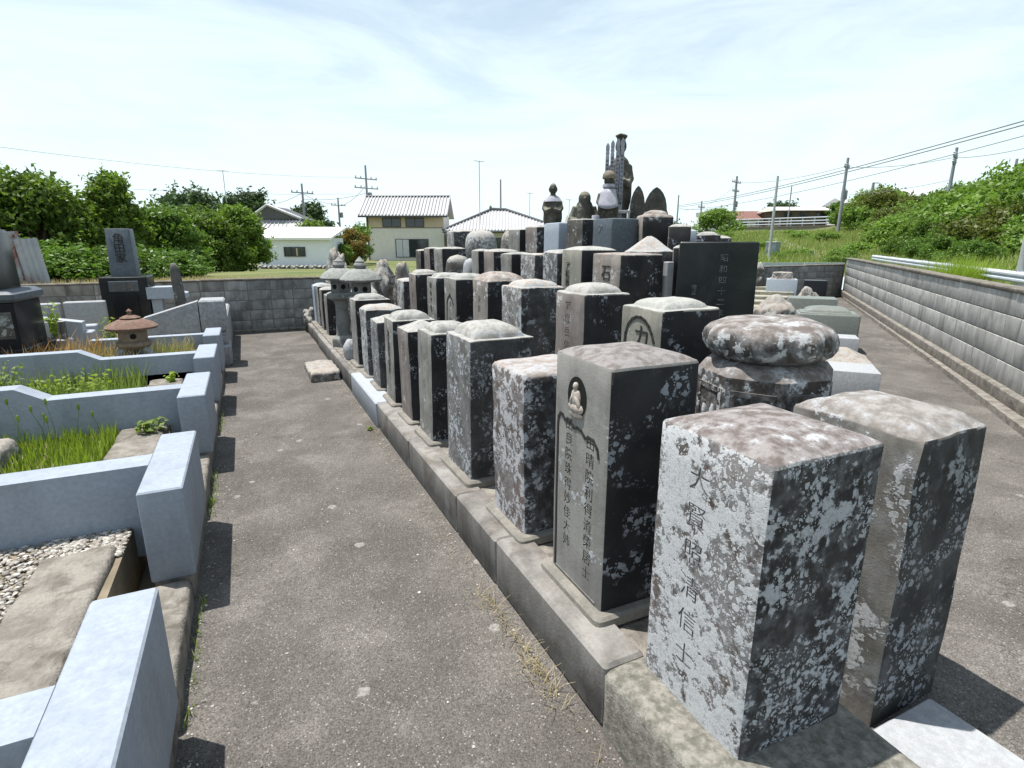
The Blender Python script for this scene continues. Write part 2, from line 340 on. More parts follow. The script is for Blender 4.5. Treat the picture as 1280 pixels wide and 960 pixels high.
M['redroof'] = plain_mat('red_roof', (.21,.105,.085), (.17,.09,.075), 3, .7, .05)
M['blueroof'] = plain_mat('blue_tarpaulin', (.06,.15,.50), None, 3, .6, .05)
M['rustmetal'] = plain_mat('rusty_sheet', (.40,.43,.46), (.32,.35,.38), 2, .7, .1, dirt=(.20,.055,.025), dirtamt=.95)
M['sotoba'] = plain_mat('weathered_board', (.34,.35,.40), (.24,.25,.30), 12, .85, .2, streak=.4)
M['statue'] = stone_mat('mossy_statue_stone', (.105,.10,.085), (.06,.058,.05), .28, (.22,.22,.19), .35, (.17,.16,.125), .35)
M['cloth'] = plain_mat('white_bib', (.38,.38,.43), (.30,.30,.35), 12, .9, .2)
M['knit'] = plain_mat('knitted_cap', (.24,.21,.17), (.16,.135,.105), 40, .95, .5, 120, .005)
M['relief'] = plain_mat('pale_relief', (.42,.37,.33), (.30,.26,.23), 40, .9, .2)
M['slats'] = plain_mat('mossy_step', (.36,.34,.29), (.26,.25,.2), 10, .95, .5, 50, .006, dirt=(.17,.18,.05), dirtamt=.7)
M['guide'] = plain_mat('concrete_track', (.34,.33,.31), (.27,.26,.25), 2, .9, .2)

# ================================================================ THE SETTING
WP = Vector((7.3, 3.05)); WT = Vector((.752, .659)); WN = Vector((.659, -.752))       # line of the right block wall
def sst(a, b, x):
    t = max(0., min(1., (x-a)/(b-a))); return t*t*(3-2*t)
def terrain(x, y):
    p = Vector((x, y)) - WP; d = p.dot(WN); s = p.dot(WT)
    left = .95 - .95*sst(13, 40, y)
    bump_ = .35*mnoise.noise(Vector((x*.09, y*.09, 3)))
    right = .62 + .42*sst(1, 6, d) + .100*max(0, min(d, 42)-2.8) + 2.3*sst(16, 60, s) + bump_*sst(3, 9, d)
    wgt = sst(-13, -4, d)
    far = sst(120, 260, math.hypot(x, y))
    return (left*(1-wgt) + right*wgt)*(1-far)
def wall_x(y): return 7.3 + (y-3.05)*.752/.659
def build_terrain():
    vs, fs = [], []
    def rows(ys, x0f, x1, nx, pw):
        base = len(vs)
        for y in ys:
            x0 = x0f(y)
            for i in range(nx+1):
                t = i/nx; x = x0+(x1-x0)*(t**pw); vs.append((x, y, terrain(x, y)))
        for j in range(len(ys)-1):
            for i in range(nx): a = base+j*(nx+1)+i; fs.append((a, a+1, a+nx+2, a+nx+1))
    ysR = [-40+1.3*i for i in range(40)]; ysR = [y for y in ysR if y < 11.9]+[11.95]
    rows(ysR, lambda y: wall_x(y)+.10, 420, 110, 2.0)
    ys = [11.95+.9*i for i in range(40)]; y = ys[-1]
    while y < 700: y *= 1.1; ys.append(y)
    rows(ys, lambda y: 8, 420, 110, 2.0)
    base = len(vs); n = 60
    for y in ys:
        for i in range(n+1):
            t = i/n; x = 8-330*(t**1.9); vs.append((x, y, terrain(x, y)))
    for j in range(len(ys)-1):
        for i in range(n): a = base+j*(n+1)+i; fs.append((a+1, a, a+n+1, a+n+2))
    m = MB(); m.v = vs; m.f = fs
    structure(m.build('terrain', M['field'], None, 80))
build_terrain()
structure(MB().add([(-300,-60,-.03),(8,-60,-.03),(18,12,-.03),(-300,12,-.03)], [(0,1,2,3)]).build('ground', M['earth']))
structure(MB().add([(-.40,-3,0),(3.2,-3,0),(4.6,.6,0),(17.6,11.95,0),(17.0,11.95,0),(-.40,11.95,0)], [(0,1,2,3,4,5)]).build('path', M['path']))

# ---- block walls
def block_mesh(name, w_, d_, h_, mat):
    return MB().box(0, 0, 0, w_, d_, h_, .0035).mesh(name, mat)
def block_wall(label, loc, rz, spans, rows_, bw, bh, z0, mat, cap_t, hidden=(), length=0, base=None):
    t = thing('block_wall', label, 'wall', loc, rz)
    me = block_mesh('block', bw-.012, .10, bh-.012, mat)
    core = MB().box(0, .0055, 0, length, .115, z0+rows_*bh)
    core.build('mortar_core', M['joint'], t)
    for a, b in spans:
        n = int(round((b-a)/bw))
        for i in range(n):
            for k in range(rows_):
                link('block', me, t, (a+i*bw+.006, random.uniform(-.0015, .0015), z0+k*bh+.006))
    for a, b in hidden:
        m = MB(); n = int(round((b-a)/bw))
        for i in range(n):
            for k in range(rows_): m.box(a+i*bw+.006, 0, z0+k*bh+.006, a+i*bw+bw-.006, .1, z0+(k+1)*bh-.006)
        stuff(m.build('block_courses', mat, t))
    zt = z0+rows_*bh; n = max(1, int(length/1.8)); c = length/n
    for i in range(n):
        j = random.uniform(-.006, .006)
        MB().box(i*c+.004, -.03+j, zt, (i+1)*c-.004, .15+j, zt+cap_t+random.uniform(-.006, .006), .012).build('coping', M['cap'], t)
    if base: MB().box(0, -base[0], 0, length, .013, base[1], .015).build('wall_footing', M['conc'], t)
    return t
block_wall('weathered concrete block wall closing the far end of the graveyard', (-8.0, 11.85, 0), 0, [(0, 9.6), (20.8, 25.2)], 5, .4, .19, .05, M['blockd'], .03, [(9.6, 20.8)], 25.3, (.02, .06))
LW = 17.0; o0 = Vector((17.42, 11.92))
block_wall('long grey concrete block wall running along the right hand path', (17.42, 11.90, 0), math.atan2(-.659, -.752), [(0, 17.2)], 4, .4, .245, .20, M['block'], .05, [], 17.2, (.07, .21))
# gutter kerb along the foot of the right wall
g = thing('gutter_kerb', 'low rough concrete kerb curving along the foot of the right wall', 'kerb')
pts = [(16.6,11.3),(14.3,9.3),(12.05,7.35),(10.6,6.10),(9.25,4.92),(8.02,3.86),(7.25,3.22),(6.3,2.42),(5.2,1.45),(4.2,.5)]
for i in range(len(pts)-1):
    a, b = Vector(pts[i]), Vector(pts[i+1]); d = (b-a).normalized(); n = Vector((-d.y, d.x))
    q = [a, b, b+n*.20, a+n*.20]
    MB().poly([(p.x, p.y) for p in q], 0, .07).build('kerb_stone', M['conc'], g)

# ---- tiered grave platform
def tier(name, pts, z0, z1, mat):
    return MB().poly(pts, z0, z1).build(name, mat, PLAT)
PLAT = structure(link('grave_platform', None))
T1 = [(1.04,1.34),(1.72,1.34),(1.80,1.50),(2.62,1.50),(4.9,3.6),(8.0,6.5),(12.6,10.4),(12.6,11.3),(1.04,11.3)]
tier('platform_tier', T1, 0, .235, M['conc'])
tier('platform_tier', [(1.86,2.2),(2.5,2.2),(4.8,4.2),(7.6,6.9),(9.4,8.7),(9.4,10.9),(1.86,10.9)], .235, .52, M['conc'])
tier('platform_tier', [(2.74,3.86),(3.25,3.86),(4.9,4.75),(7.2,6.95),(7.4,10.7),(2.74,10.7)], .52, .80, M['conc'])
tier('platform_tier', [(3.5,4.85),(4.5,4.72),(5.8,5.9),(6.6,7.2),(6.6,10.6),(3.5,10.6)], .80, 1.10, M['conc'])
tier('platform_tier', [(4.02,6.1),(5.2,6.0),(6.0,6.9),(6.0,8.6),(3.75,8.6),(3.72,6.7)], 1.10, 1.42, M['conc'])
# kerb stones along the left path, each a piece
ky = [1.34, 2.30, 2.88, 3.95, 5.06, 5.35, 6.42, 7.5, 8.6, 9.7, 10.6, 11.3]
for i in range(len(ky)-1):
    white = i == 4 or i == 5
    if i == 5: continue
    y0 = ky[i]; y1 = ky[i+1] if i != 4 else ky[6]
    z = .262 - .006*i if not white else .246
    kk = MB().box(.985+(0 if not white else -.012), y0+.004, 0, 1.16, y1-.004, z, .014).build('kerb_stone', M['kerbw'] if white else M['kerb'], PLAT)
    kk.location = (random.uniform(-.008, .008), 0, 0)
# rough aggregate footing at the near tip
def rough_block(name, x0, y0, z0, x1, y1, z1, mat, parent=None, amp=.012, n=7, r=.03):
    m = MB(); rings = []
    for z, ins in ((z0, 0), (z0+(z1-z0)*.4, 0), (z1-r, 0), (z1-r*.3, r*.35), (z1, r), (z1, r+min(x1-x0, y1-y0)*.2)):
        rg = rrect(x0, y0, x1, y1, r, z, ins, 3, n)
        rings.append([(p[0]+amp*mnoise.noise(Vector((p[0]*6, p[1]*6, p[2]*6))), p[1]+amp*mnoise.noise(Vector((p[0]*6+9, p[1]*6, p[2]*6))), p[2]+(amp*mnoise.noise(Vector((p[0]*6, p[1]*6+5, p[2]*6))) if z > z0 else 0)) for p in rg])
    m.loft(rings); return m.build(name, mat, parent, 50)
rough_block('tip_footing', .985, .30, 0, 1.61, 1.350, .256, M['aggr'], PLAT, .012)
tag(MB().box(1.60, .05, .0, 2.12, .90, .05, .01).build('paving_slab', M['gPale']), 'pale grey granite slab lying on the ground before the two nearest gravestones', 'slab').location = (.03, 0, .003)
tag(rough_block('stepping_stone', .60, 7.15, 0, .96, 7.95, .12, M['rough'], None, .03, 6, .03), 'flat lichen-covered stepping stone lying on the left path beside the kerb', 'stone')

# ---- plots on the left: painted boundary walls with end piers
def plot_wall(label, y0, y1, wy0, wy1, xstep, zl, zh, xe):
    t = thing('plot_wall', label, 'wall', (-.46, (y0+y1)/2, 0)); oy = (y0+y1)/2
    MB().box(-.095, y0-oy, .14, .09, y1-oy, .60, .008).build('pier', M['paint'], t)
    MB().box(-.085, y0-oy+.01, 0, .074, y1-oy-.01, .145, .01).build('plinth', M['conc'], t)
    m = MB(); a, b = wy0-oy, wy1-oy
    prof = [(-.094, zl), (xstep+.46, zl), (xstep+.46-.17, zh), (xe+.46, zh)] if xstep else [(-.094, zl), (xe+.46, zl)]
    vs = [(x, y, z) for x, z0 in prof for y in (a, b) for z in (.10, z0)]
    fs = []
    for i in range(len(prof)-1):
        o = i*4; p = o+4
        fs += [(o, o+1, p+1, p), (o+2, p+2, p+3, o+3), (o+1, o+3, p+3, p+1), (o, p, p+2, o+2)]
    e = (len(prof)-1)*4; fs += [(0, 2, 3, 1), (e, e+1, e+3, e+2)]
    m.add(vs, fs).build('wall_run', M['paint'], t, 20)
    return t
plot_wall('grey-blue painted plot wall with end pier nearest the camera', 1.03, 1.96, 1.41, 1.58, None, .597, .6, -2.6)
plot_wall('grey-blue painted plot wall and pier between the gravel and the green grass', 2.81, 3.70, 3.19, 3.36, -2.2, .597, .70, -4.2)
plot_wall('grey-blue painted plot wall and pier between the green grass and the tall weeds', 4.60, 5.44, 4.93, 5.09, -1.40, .590, .69, -4.8)
plot_wall('grey-blue painted plot wall and pier in front of the squat garden lantern', 6.17, 6.98, 6.50, 6.65, -1.37, .590, .68, -5.2)
plot_wall('grey-blue painted plot wall and pier next to the rough granite kerb', 7.66, 8.34, 7.95, 8.10, None, .575, .68, -1.75)
# base strip under the piers and the flat slabs inside the plots
for (a, b) in ((-.6, 1.02), (1.97, 2.80), (3.71, 4.59), (5.45, 6.16), (6.99, 7.65)):
    rough_block('plot_kerb', -.60, a, 0, -.392, b, .135, M['conc'], None, .012, 8, .02)['label'] = 0
for i, o in enumerate([o for o in bpy.data.objects if o.name.startswith('plot_kerb')]):
    tag(o, ['low concrete kerb strip at the left edge of the path, nearest the camera', 'low concrete kerb strip beside the gravel plot, between two piers', 'low concrete kerb strip beside the grass plot, between two piers',
            'low concrete kerb strip beside the tall weed plot, between two piers', 'low concrete kerb strip beside the lantern plot, between two piers'][i], 'kerb', 'kerb strips under the plot walls')
structure(MB().box(-5.2, -1, -.02, -.665, 4.9, .265).build('plot_soil', M['earth']))
structure(MB().box(-5.2, 4.9, -.02, -.665, 6.5, .305).build('plot_soil', M['earth']))
structure(MB().box(-5.2, 6.5, -.02, -.605, 11.84, .40).build('plot_soil', M['earth']))
tag(rough_block('flat_kerb_slab', -.99, 1.72, .20, -.70, 2.98, .30, M['conc'], None, .014, 8, .02), 'flat weathered concrete slab edging the pebble gravel plot', 'slab')
tag(rough_block('flat_kerb_slab', -.98, 3.55, .20, -.68, 4.88, .325, M['conc'], None, .014, 8, .02), 'flat stone slab at the path end of the bright grass plot', 'slab')
tag(rough_block('flat_kerb_slab', -.98, 5.2, .24, -.68, 6.45, .36, M['conc'], None, .014, 8, .02), 'flat stone slab at the path end of the tall weed plot', 'slab')
tag(rough_block('broken_stone', -1.98, 4.05, .22, -1.50, 4.62, .45, M['rough'], None, .04, 5, .04), 'broken grey stone lying in the bright green grass at the left edge', 'stone')

# ---- rough granite kerb and family plot beyond the painted walls
gk = thing('granite_kerb_wall', 'rough split granite kerb with sloping top around the family plot', 'kerb', (-.5, 8.75, 0))
def prism_xz(m, prof, y0, y1):
    n = len(prof); return m.add([(x, y0, z) for x, z in prof]+[(x, y1, z) for x, z in prof], [tuple(range(n)), tuple(range(2*n-1, n-1, -1))]+[(i, i+n, (i+1) % n+n, (i+1) % n) for i in range(n)])
prism_xz(MB(), [(-.80,.50),(-.80,.72),(-.14,.92),(-.14,.50)], -.05, .22).build('sloping_block', M['gran'], gk, 20)
MB().box(-.13,-.06,.50,.19,.42,.93,.02).build('end_block', M['gran'], gk)
MB().box(-.82,-.08,.0,.20,.5,.30,.03).build('footing_course', M['gran'], gk)
MB().box(-.82,-.02,.30,.18,.5,.495,.03).build('footing_course', M['gran'], gk)
MB().box(-.10,.43,.0,.17,2.9,.60,.03).build('side_kerb', M['gran'], gk)

# ================================================================ GRAVESTONES
def text_mesh(chars, size, mat, ext=.0012, spacing=1.0, bold=0.):
    cu = bpy.data.curves.new('inscription', 'FONT'); cu.body = '\n'.join(chars); cu.size = size; cu.align_x = 'CENTER'; cu.extrude = ext; cu.space_line = .92*spacing; cu.resolution_u = 2
    cu.offset = bold
    ob = bpy.data.objects.new('tmp', cu); COL.objects.link(ob)
    dg = bpy.context.evaluated_depsgraph_get(); me = bpy.data.meshes.new_from_object(ob.evaluated_get(dg)); me.name = 'inscription'
    bpy.data.objects.remove(ob); me.materials.clear(); me.materials.append(mat); return me
GLYPH = {}
CARVE = {}
def carve(t, depth=.006, mat=None, bold=0.):
    """cut the queued characters into the left face of the shaft"""
    todo = CARVE.pop(t.name, [])
    sh = [c for c in t.children if c.name.startswith('shaft')][0]; m = MB()
    for c, size, p in todo:
        me = text_mesh(c, size, M['inkc'], depth, 1.0, bold)
        rot = Matrix.Rotation(R(-90), 4, 'Z') @ Matrix.Rotation(R(90), 4, 'X')
        m.add([rot @ v.co + p for v in me.vertices], [tuple(f.vertices) for f in me.polygons])
    cu = m.build('cutter', mat or M['inkc'], None, None); bm = bmesh.new(); bm.from_mesh(cu.data); bmesh.ops.remove_doubles(bm, verts=bm.verts, dist=1e-5); bmesh.ops.recalc_face_normals(bm, faces=bm.faces); bm.to_mesh(cu.data); bm.free()
    tmp = bpy.data.objects.new('tmp', sh.data.copy()); COL.objects.link(tmp)
    md = tmp.modifiers.new('carve', 'BOOLEAN'); md.operation = 'DIFFERENCE'; md.solver = 'EXACT'; md.use_self = True; md.object = cu; md.material_mode = 'TRANSFER'
    dg = bpy.context.evaluated_depsgraph_get(); me = bpy.data.meshes.new_from_object(tmp.evaluated_get(dg))
    n0, n1 = len(sh.data.polygons), len(me.polygons); print('carve', t.name, n0, n1)
    if n1 > n0*1.5: sh.data = me
    else:
        for c, size, p in todo: link('carved_character', text_mesh(c, size, M['ink']), t, p, (R(90), 0, R(-90)))
    bpy.data.objects.remove(tmp); bpy.data.objects.remove(cu)
def inscribe(parent, chars, size, x, y, ztop, mat, face='W', spacing=1.0, name='inscription'):
    rot = {'W': (R(90), 0, R(-90)), 'S': (R(90), 0, 0)}[face]
    for i, c in enumerate(chars):
        if c == ' ': continue
        if (c, size, mat.name) not in GLYPH: GLYPH[(c, size, mat.name)] = text_mesh(c, size, mat)
        if CARVE is not None and parent.name in CARVE: CARVE[parent.name].append((c, size, Vector((x, y, ztop-size*.8-i*size*.92*spacing)))); continue
        link('carved_character', GLYPH[(c, size, mat.name)], parent, (x, y, ztop-size*.8-i*size*.92*spacing), rot)
def shaft_mesh(w, d, h, r=.012, top='dome', dh=.06, taper=.0, amp=.004, rim=.84, mat=None, seed=0, side=None):
    rings = []; off = Vector((seed*3.1, seed*1.7, 0))
    def ring(z, ins, sc=1):
        tp = taper*(1-z/h) if z < h else 0
        rg = rrect(-w/2-tp, -d/2-tp, w/2+tp, d/2+tp, r*1.1, z, ins, 2, 5)
        if sc != 1: rg = [(p[0]*sc, p[1]*sc, z) for p in rg]
        return rg
    for k in range(9): rings.append(ring((h-r)*k/8, 0))
    rings.append(ring(h-r*.3, r*.3)); rings.append(ring(h, r))
    if top == 'dome':
        prof = [(.95,.0),(rim,.01),(rim*.955,.22),(rim*.9,.42),(rim*.8,.62),(rim*.62,.82),(rim*.4,.94),(rim*.15,1)]
    elif top == 'pyr':
        prof = [(.9,.10),(.7,.32),(.5,.54),(.3,.78),(.1,.97)]
    elif top == 'round':
        prof = [(.97,.10),(.9,.30),(.78,.53),(.6,.75),(.4,.90),(.15,.99)]
    elif top == 'step':
        prof = [(.93,0),(.88,.15),(.86,.65),(.80,.9),(.6,.96),(.2,1)]
    else:
        prof = [(.9,.3),(.7,.6),(.4,.9),(.15,1)]
    k = (w/2-r)/(w/2)
    for s, f in prof: rings.append([(p[0], p[1], h+dh*f) for p in ring(h, r, s)])
    out = []
    for rg in rings:
        q = []
        for p in rg:
            v = Vector(p); a = amp*(1.8 if p[2] > h-.02 else 1) if p[2] > .001 else 0
            q.append(v + Vector((mnoise.noise(v*9+off), mnoise.noise(v*9+off+Vector((7,0,0))), mnoise.noise(v*8+off+Vector((0,9,0)))*.8))*a)
        out.append(q)
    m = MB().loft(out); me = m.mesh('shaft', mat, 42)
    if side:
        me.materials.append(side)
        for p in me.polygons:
            if p.normal.z < .35 and p.normal.x > -.72 and p.center.z < h-.004: p.material_index = 1  # all but top and left face get the shade-darkened side
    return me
SEED = [0]
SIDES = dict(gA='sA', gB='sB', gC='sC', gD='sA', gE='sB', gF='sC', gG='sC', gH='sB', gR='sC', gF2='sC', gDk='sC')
def gravestone(label, x0, y0, wy, dx, z0, ztop, mat, top='dome', dh=.06, r=.012, taper=.0, amp=.004, foot=True, group=None, tilt=None, rz=0, rim=.84, name='gravestone'):
    """x0,y0: left-front corner; wy: width along the left face; dx: depth"""
    SEED[0] += 1; s = SEED[0]; rnd = random.Random(s)
    tl = tilt if tilt else (R(rnd.uniform(-.9, .9)), R(rnd.uniform(-.9, .9)))
    t = thing(name, label, 'gravestone', (x0+dx/2, y0+wy/2, z0), rz+R(rnd.uniform(-1.2, 1.2) if rz == 0 else 0), group, tl)
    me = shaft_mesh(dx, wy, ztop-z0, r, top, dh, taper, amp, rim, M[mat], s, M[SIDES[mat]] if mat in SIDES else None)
    link('shaft', me, t)
    if foot:
        MB().loft([rrect(-dx/2-.045+i, -wy/2-.045+i, dx/2+.045-i, wy/2+.045-i, .03, z, 0, 3) for z, i in ((-.012, 0), (.02, .004), (.032, .016))]).build('footing', M['mortar'], t)
    t['dims'] = (dx, wy, ztop-z0)
    return t
def face_w(t): return -t['dims'][0]/2-.0015
ROW1 = 'gravestones in the row along the left kerb'
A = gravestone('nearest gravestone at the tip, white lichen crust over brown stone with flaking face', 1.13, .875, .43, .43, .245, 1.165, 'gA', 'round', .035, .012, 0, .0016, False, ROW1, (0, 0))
CARVE[A.name] = []; inscribe(A, '大賢照清信士', .085, face_w(A)-.0012, .03, .82, M['inkg'], 'W', 1.52); carve(A, .006, M['inkg'])
B = gravestone('tall grey lichen-streaked gravestone close to the right of the nearest white one, pale domed top', 1.86, .935, .47, .40, .0, 1.095, 'gB', 'round', .06, .012, 0, .008, False, None, (R(-.4), R(.2)))
C = gravestone('dressed grey gravestone with a seated figure in an oval niche above two character columns', 1.12, 1.56, .40, .405, .262, 1.272, 'gC', 'round', .035, .014, 0, .0012, True, ROW1, (0, 0))
fx = face_w(C)
CARVE[C.name] = []
inscribe(C, '田晴院利得道榮居士', .062, fx-.0012, -.085, .722, M['ink'], 'W', 1.22)
inscribe(C, '田良院珠得妙佳大姉', .058, fx-.0012, .075, .752, M['ink'], 'W', 1.22); carve(C, .006, None, .0005)
def strip(parent, pts, wid, mat, name, x, dep=.004):
    """a groove-like line on the left face drawn through (y,z) points"""
    m = MB(); P = [Vector(p) for p in pts]
    for a, b in zip(P[:-1], P[1:]):
        d = (b-a).normalized(); n = Vector((-d.y, d.x))*wid/2; e = d*wid*.3
        q = [a+n-e, a-n-e, b-n+e, b+n+e]
        m.add([(x, p.x, p.y) for p in q]+[(x+dep, p.x, p.y) for p in q], [(0,1,2,3),(7,6,5,4),(0,4,5,1),(1,5,6,2),(2,6,7,3),(3,7,4,0)])
    return m.build(name, mat, parent, None)
cusp = [(.165,.045),(.165,.70),(.160,.735),(.145,.755),(.125,.752),(.105,.735),(.085,.742),(.06,.740),(.035,.722),(.01,.728),(-.02,.725),(-.05,.705),(-.08,.715),(-.11,.712),(-.135,.69),(-.145,.655)]
strip(C, cusp, .012, M['ink'], 'panel_border', fx-.002)
strip(C, [(.165,.045),(-.155,.045)], .006, M['kerb'], 'panel_border', fx-.002)
MB().loft([[(fx-.0015+e, .02+.068*s*math.cos(2*math.pi*i/28), .852+.082*s*math.sin(2*math.pi*i/28)) for i in range(28)] for e, s in ((.004, 1), (0, 1))]).build('niche', M['dark'], C)
rel = MB(); fz = .845
rel.ell((fx-.006, .02, fz+.052), (.012, .014, .017), 12); rel.ell((fx-.004, .02, fz+.004), (.014, .033, .040), 12)
rel.ell((fx-.004, .02, fz-.035), (.014, .055, .024), 12); rel.ell((fx-.010, .035, fz+.0), (.010, .012, .03), 10, Matrix.Rotation(.6, 3, 'X')); rel.ell((fx-.010, .0, fz-.002), (.010, .011, .03), 10, Matrix.Rotation(-.6, 3, 'X'))
rel.ell((fx-.003, .02, fz-.062), (.010, .05, .014), 12)
rel.build('relief_figure', M['relief'], C, 60)
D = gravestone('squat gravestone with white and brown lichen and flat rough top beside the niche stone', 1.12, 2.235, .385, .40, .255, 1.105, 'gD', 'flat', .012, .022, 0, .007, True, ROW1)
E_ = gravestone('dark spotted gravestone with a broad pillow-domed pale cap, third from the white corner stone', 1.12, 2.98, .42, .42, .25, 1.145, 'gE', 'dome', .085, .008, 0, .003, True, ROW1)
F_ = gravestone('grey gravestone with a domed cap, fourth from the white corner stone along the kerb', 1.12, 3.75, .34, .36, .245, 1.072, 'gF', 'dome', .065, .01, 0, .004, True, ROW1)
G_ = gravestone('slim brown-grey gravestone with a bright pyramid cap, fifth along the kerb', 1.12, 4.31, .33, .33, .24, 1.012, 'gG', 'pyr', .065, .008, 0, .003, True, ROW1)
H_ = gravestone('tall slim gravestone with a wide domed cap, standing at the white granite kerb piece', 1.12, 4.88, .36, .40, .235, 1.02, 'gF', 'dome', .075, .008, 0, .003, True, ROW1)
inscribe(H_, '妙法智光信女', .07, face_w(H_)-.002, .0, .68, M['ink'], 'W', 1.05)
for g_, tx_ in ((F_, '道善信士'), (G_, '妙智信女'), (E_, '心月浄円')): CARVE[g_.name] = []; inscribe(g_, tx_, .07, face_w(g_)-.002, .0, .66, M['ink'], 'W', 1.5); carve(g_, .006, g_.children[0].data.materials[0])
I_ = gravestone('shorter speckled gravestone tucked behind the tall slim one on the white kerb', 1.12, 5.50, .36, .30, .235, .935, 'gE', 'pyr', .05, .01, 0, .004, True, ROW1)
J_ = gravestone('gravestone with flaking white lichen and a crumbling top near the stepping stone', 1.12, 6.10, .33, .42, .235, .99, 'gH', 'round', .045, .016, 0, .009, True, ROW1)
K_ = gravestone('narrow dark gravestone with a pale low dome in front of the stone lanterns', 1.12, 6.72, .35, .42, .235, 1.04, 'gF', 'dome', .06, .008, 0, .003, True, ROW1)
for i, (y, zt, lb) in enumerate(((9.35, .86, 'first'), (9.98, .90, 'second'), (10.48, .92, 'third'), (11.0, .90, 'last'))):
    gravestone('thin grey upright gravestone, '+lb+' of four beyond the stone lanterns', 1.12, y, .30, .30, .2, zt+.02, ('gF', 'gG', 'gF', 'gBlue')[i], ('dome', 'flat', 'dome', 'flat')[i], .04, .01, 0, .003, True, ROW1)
ROW2 = 'gravestones on the second tier'
r2 = [ # y, w, d, ztop, mat, top, dh, label, text
 (2.29,.36,.40,1.352,'gF2','dome',.05,'grey-green gravestone with an arched groove and one carved syllable under a bright white cap',None),
 (3.07,.36,.37,1.372,'gG','dome',.06,'smooth brown-grey gravestone with a sloping pale cap beside the arched-groove stone','ア權岳信'),
 (3.97,.39,.40,1.350,'gH','dome',.055,'white-crusted gravestone with a dark mottled side and low dome, middle of the second tier','言心大姉'),
 (4.68,.37,.40,1.362,'gR','round',.075,'gravestone with a rusty brown rounded top on the second tier',' 浄善'),
 (5.54,.37,.42,1.33,'gF','dome',.05,'gravestone with a small carved arch and characters below a wide grey cap, second tier','八八會空禅信'),
 (6.19,.36,.42,1.305,'gF','dome',.05,'plain gravestone half hidden behind the small-arch stone on the second tier','道山了空'),
 (7.0,.35,.34,1.31,'gG','dome',.05,'reddish grey gravestone with a low pale dome at the far end of the second tier','妙心信女'),
 (7.72,.36,.34,1.18,'gH','flat',.03,'short white-patched gravestone at the far end of the second tier beside dark rocks',None),
]
M['gF2'] = stone_mat('yellow_grey_stone', (.30,.29,.25), (.22,.215,.19), .18, (.42,.43,.40), .2, (.30,.295,.28), .60)
S2 = []
for y, wy, d, zt, mt, tp, dh, lb, tx in r2:
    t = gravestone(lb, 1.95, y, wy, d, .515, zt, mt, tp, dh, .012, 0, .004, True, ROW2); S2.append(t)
    if tx: CARVE[t.name] = []; inscribe(t, tx, .072, face_w(t)-.002, -.01 if len(tx) > 4 else .02, zt-.515-.06, M['ink'] if mt != 'gH' else M['inkg'], 'W', 1.35); carve(t, .008)
h = S2[0]; hx = face_w(h)
strip(h, [(.135,.30),(.135,.62),(.128,.68),(.108,.73),(.075,.765),(.035,.782),(-.005,.783),(-.045,.768),(-.08,.74),(-.105,.705),(-.125,.66)], .016, M['ink'], 'arch_groove', hx-.003)
CARVE[h.name] = []; inscribe(h, 'カ', .15, hx-.002, -.02, .74, M['ink']); carve(h, .012)
strip(S2[4], [(.09,.35),(.09,.55),(.06,.60),(.0,.64),(-.06,.60),(-.10,.55)], .02, M['ink'], 'arch_groove', face_w(S2[4])-.003)
ROW3 = 'gravestones on the third tier'
r3 = [
 (3.93,.43,.44,1.60,'gR','flat',.012,'broad gravestone with a big black stone character on its face and a thin flat cap','石'),
 (4.55,.36,.40,1.63,'gF2','round',.035,'yellow-grey round-shouldered gravestone just behind the broad stone-character one','ア松善'),
 (4.98,.31,.30,1.60,'gE','round',.03,'mottled blue-grey gravestone with rounded cap, third on the third tier',None),
 (5.50,.34,.27,1.572,'gH','flat',.01,'white-flecked gravestone with brown foot, fourth on the third tier',None),
 (6.05,.31,.28,1.567,'gF','flat',.02,'grey gravestone with a brown stain, fifth on the third tier',None),
 (6.60,.32,.36,1.59,'gG','round',.03,'pale brown gravestone with a thin light cap, sixth on the third tier',None),
 (7.10,.27,.22,1.592,'gF','flat',.02,'narrow light gravestone, seventh on the third tier next to the small white egg stone',None),
 (8.62,.44,.40,1.60,'gF','round',.03,'speckled gravestone beyond the dark egg stone, far end of the third tier',None),
 (9.30,.34,.24,1.60,'gG','flat',.02,'pale upright gravestone, last but one at the far end of the third tier',None),
 (9.90,.30,.22,1.56,'gDk','flat',.02,'dark greenish gravestone, very last at the far end of the third tier',None),
]
for i, (y, wy, d, zt, mt, tp, dh, lb, tx) in enumerate(r3):
    t = gravestone(lb, 2.85, y, wy, d, .795, zt, mt, tp, dh, .010, 0, .003, False, ROW3)
    if tx == '石': inscribe(t, '石', .15, face_w(t)-.002, -.01, .71, M['ink']); inscribe(t, '家', .14, face_w(t)-.002, .0, .52, M['ink'])
    elif tx: inscribe(t, tx, .085, face_w(t)-.002, .06, .72, M['ink'])
ROW4 = 'gravestones on the fourth tier'
r4 = [
 (5.15,.36,.36,1.95,'gBl2','flat',.008,'dark blue-grey polished gravestone below the bibbed statue on the fourth tier','ア'),
 (5.74,.36,.30,1.962,'gDk','flat',.01,'nearly black gravestone, second on the fourth tier',None),
 (6.30,.38,.34,1.935,'gBlue','flat',.012,'clean pale blue-grey gravestone, third on the fourth tier',None),
 (6.86,.34,.30,1.905,'gG','round',.025,'brown-grey gravestone below the lone standing statue on the fourth tier',None),
 (7.40,.38,.34,1.88,'gF','flat',.01,'light grey gravestone at the far end of the fourth tier beside the white egg stone',None),
]
M['gBl2'] = plain_mat('blue_black_granite', (.085,.105,.125), (.065,.08,.10), 30, .55, .12, 160, spec=.4, dirt=(.16,.18,.19), dirtamt=.3)
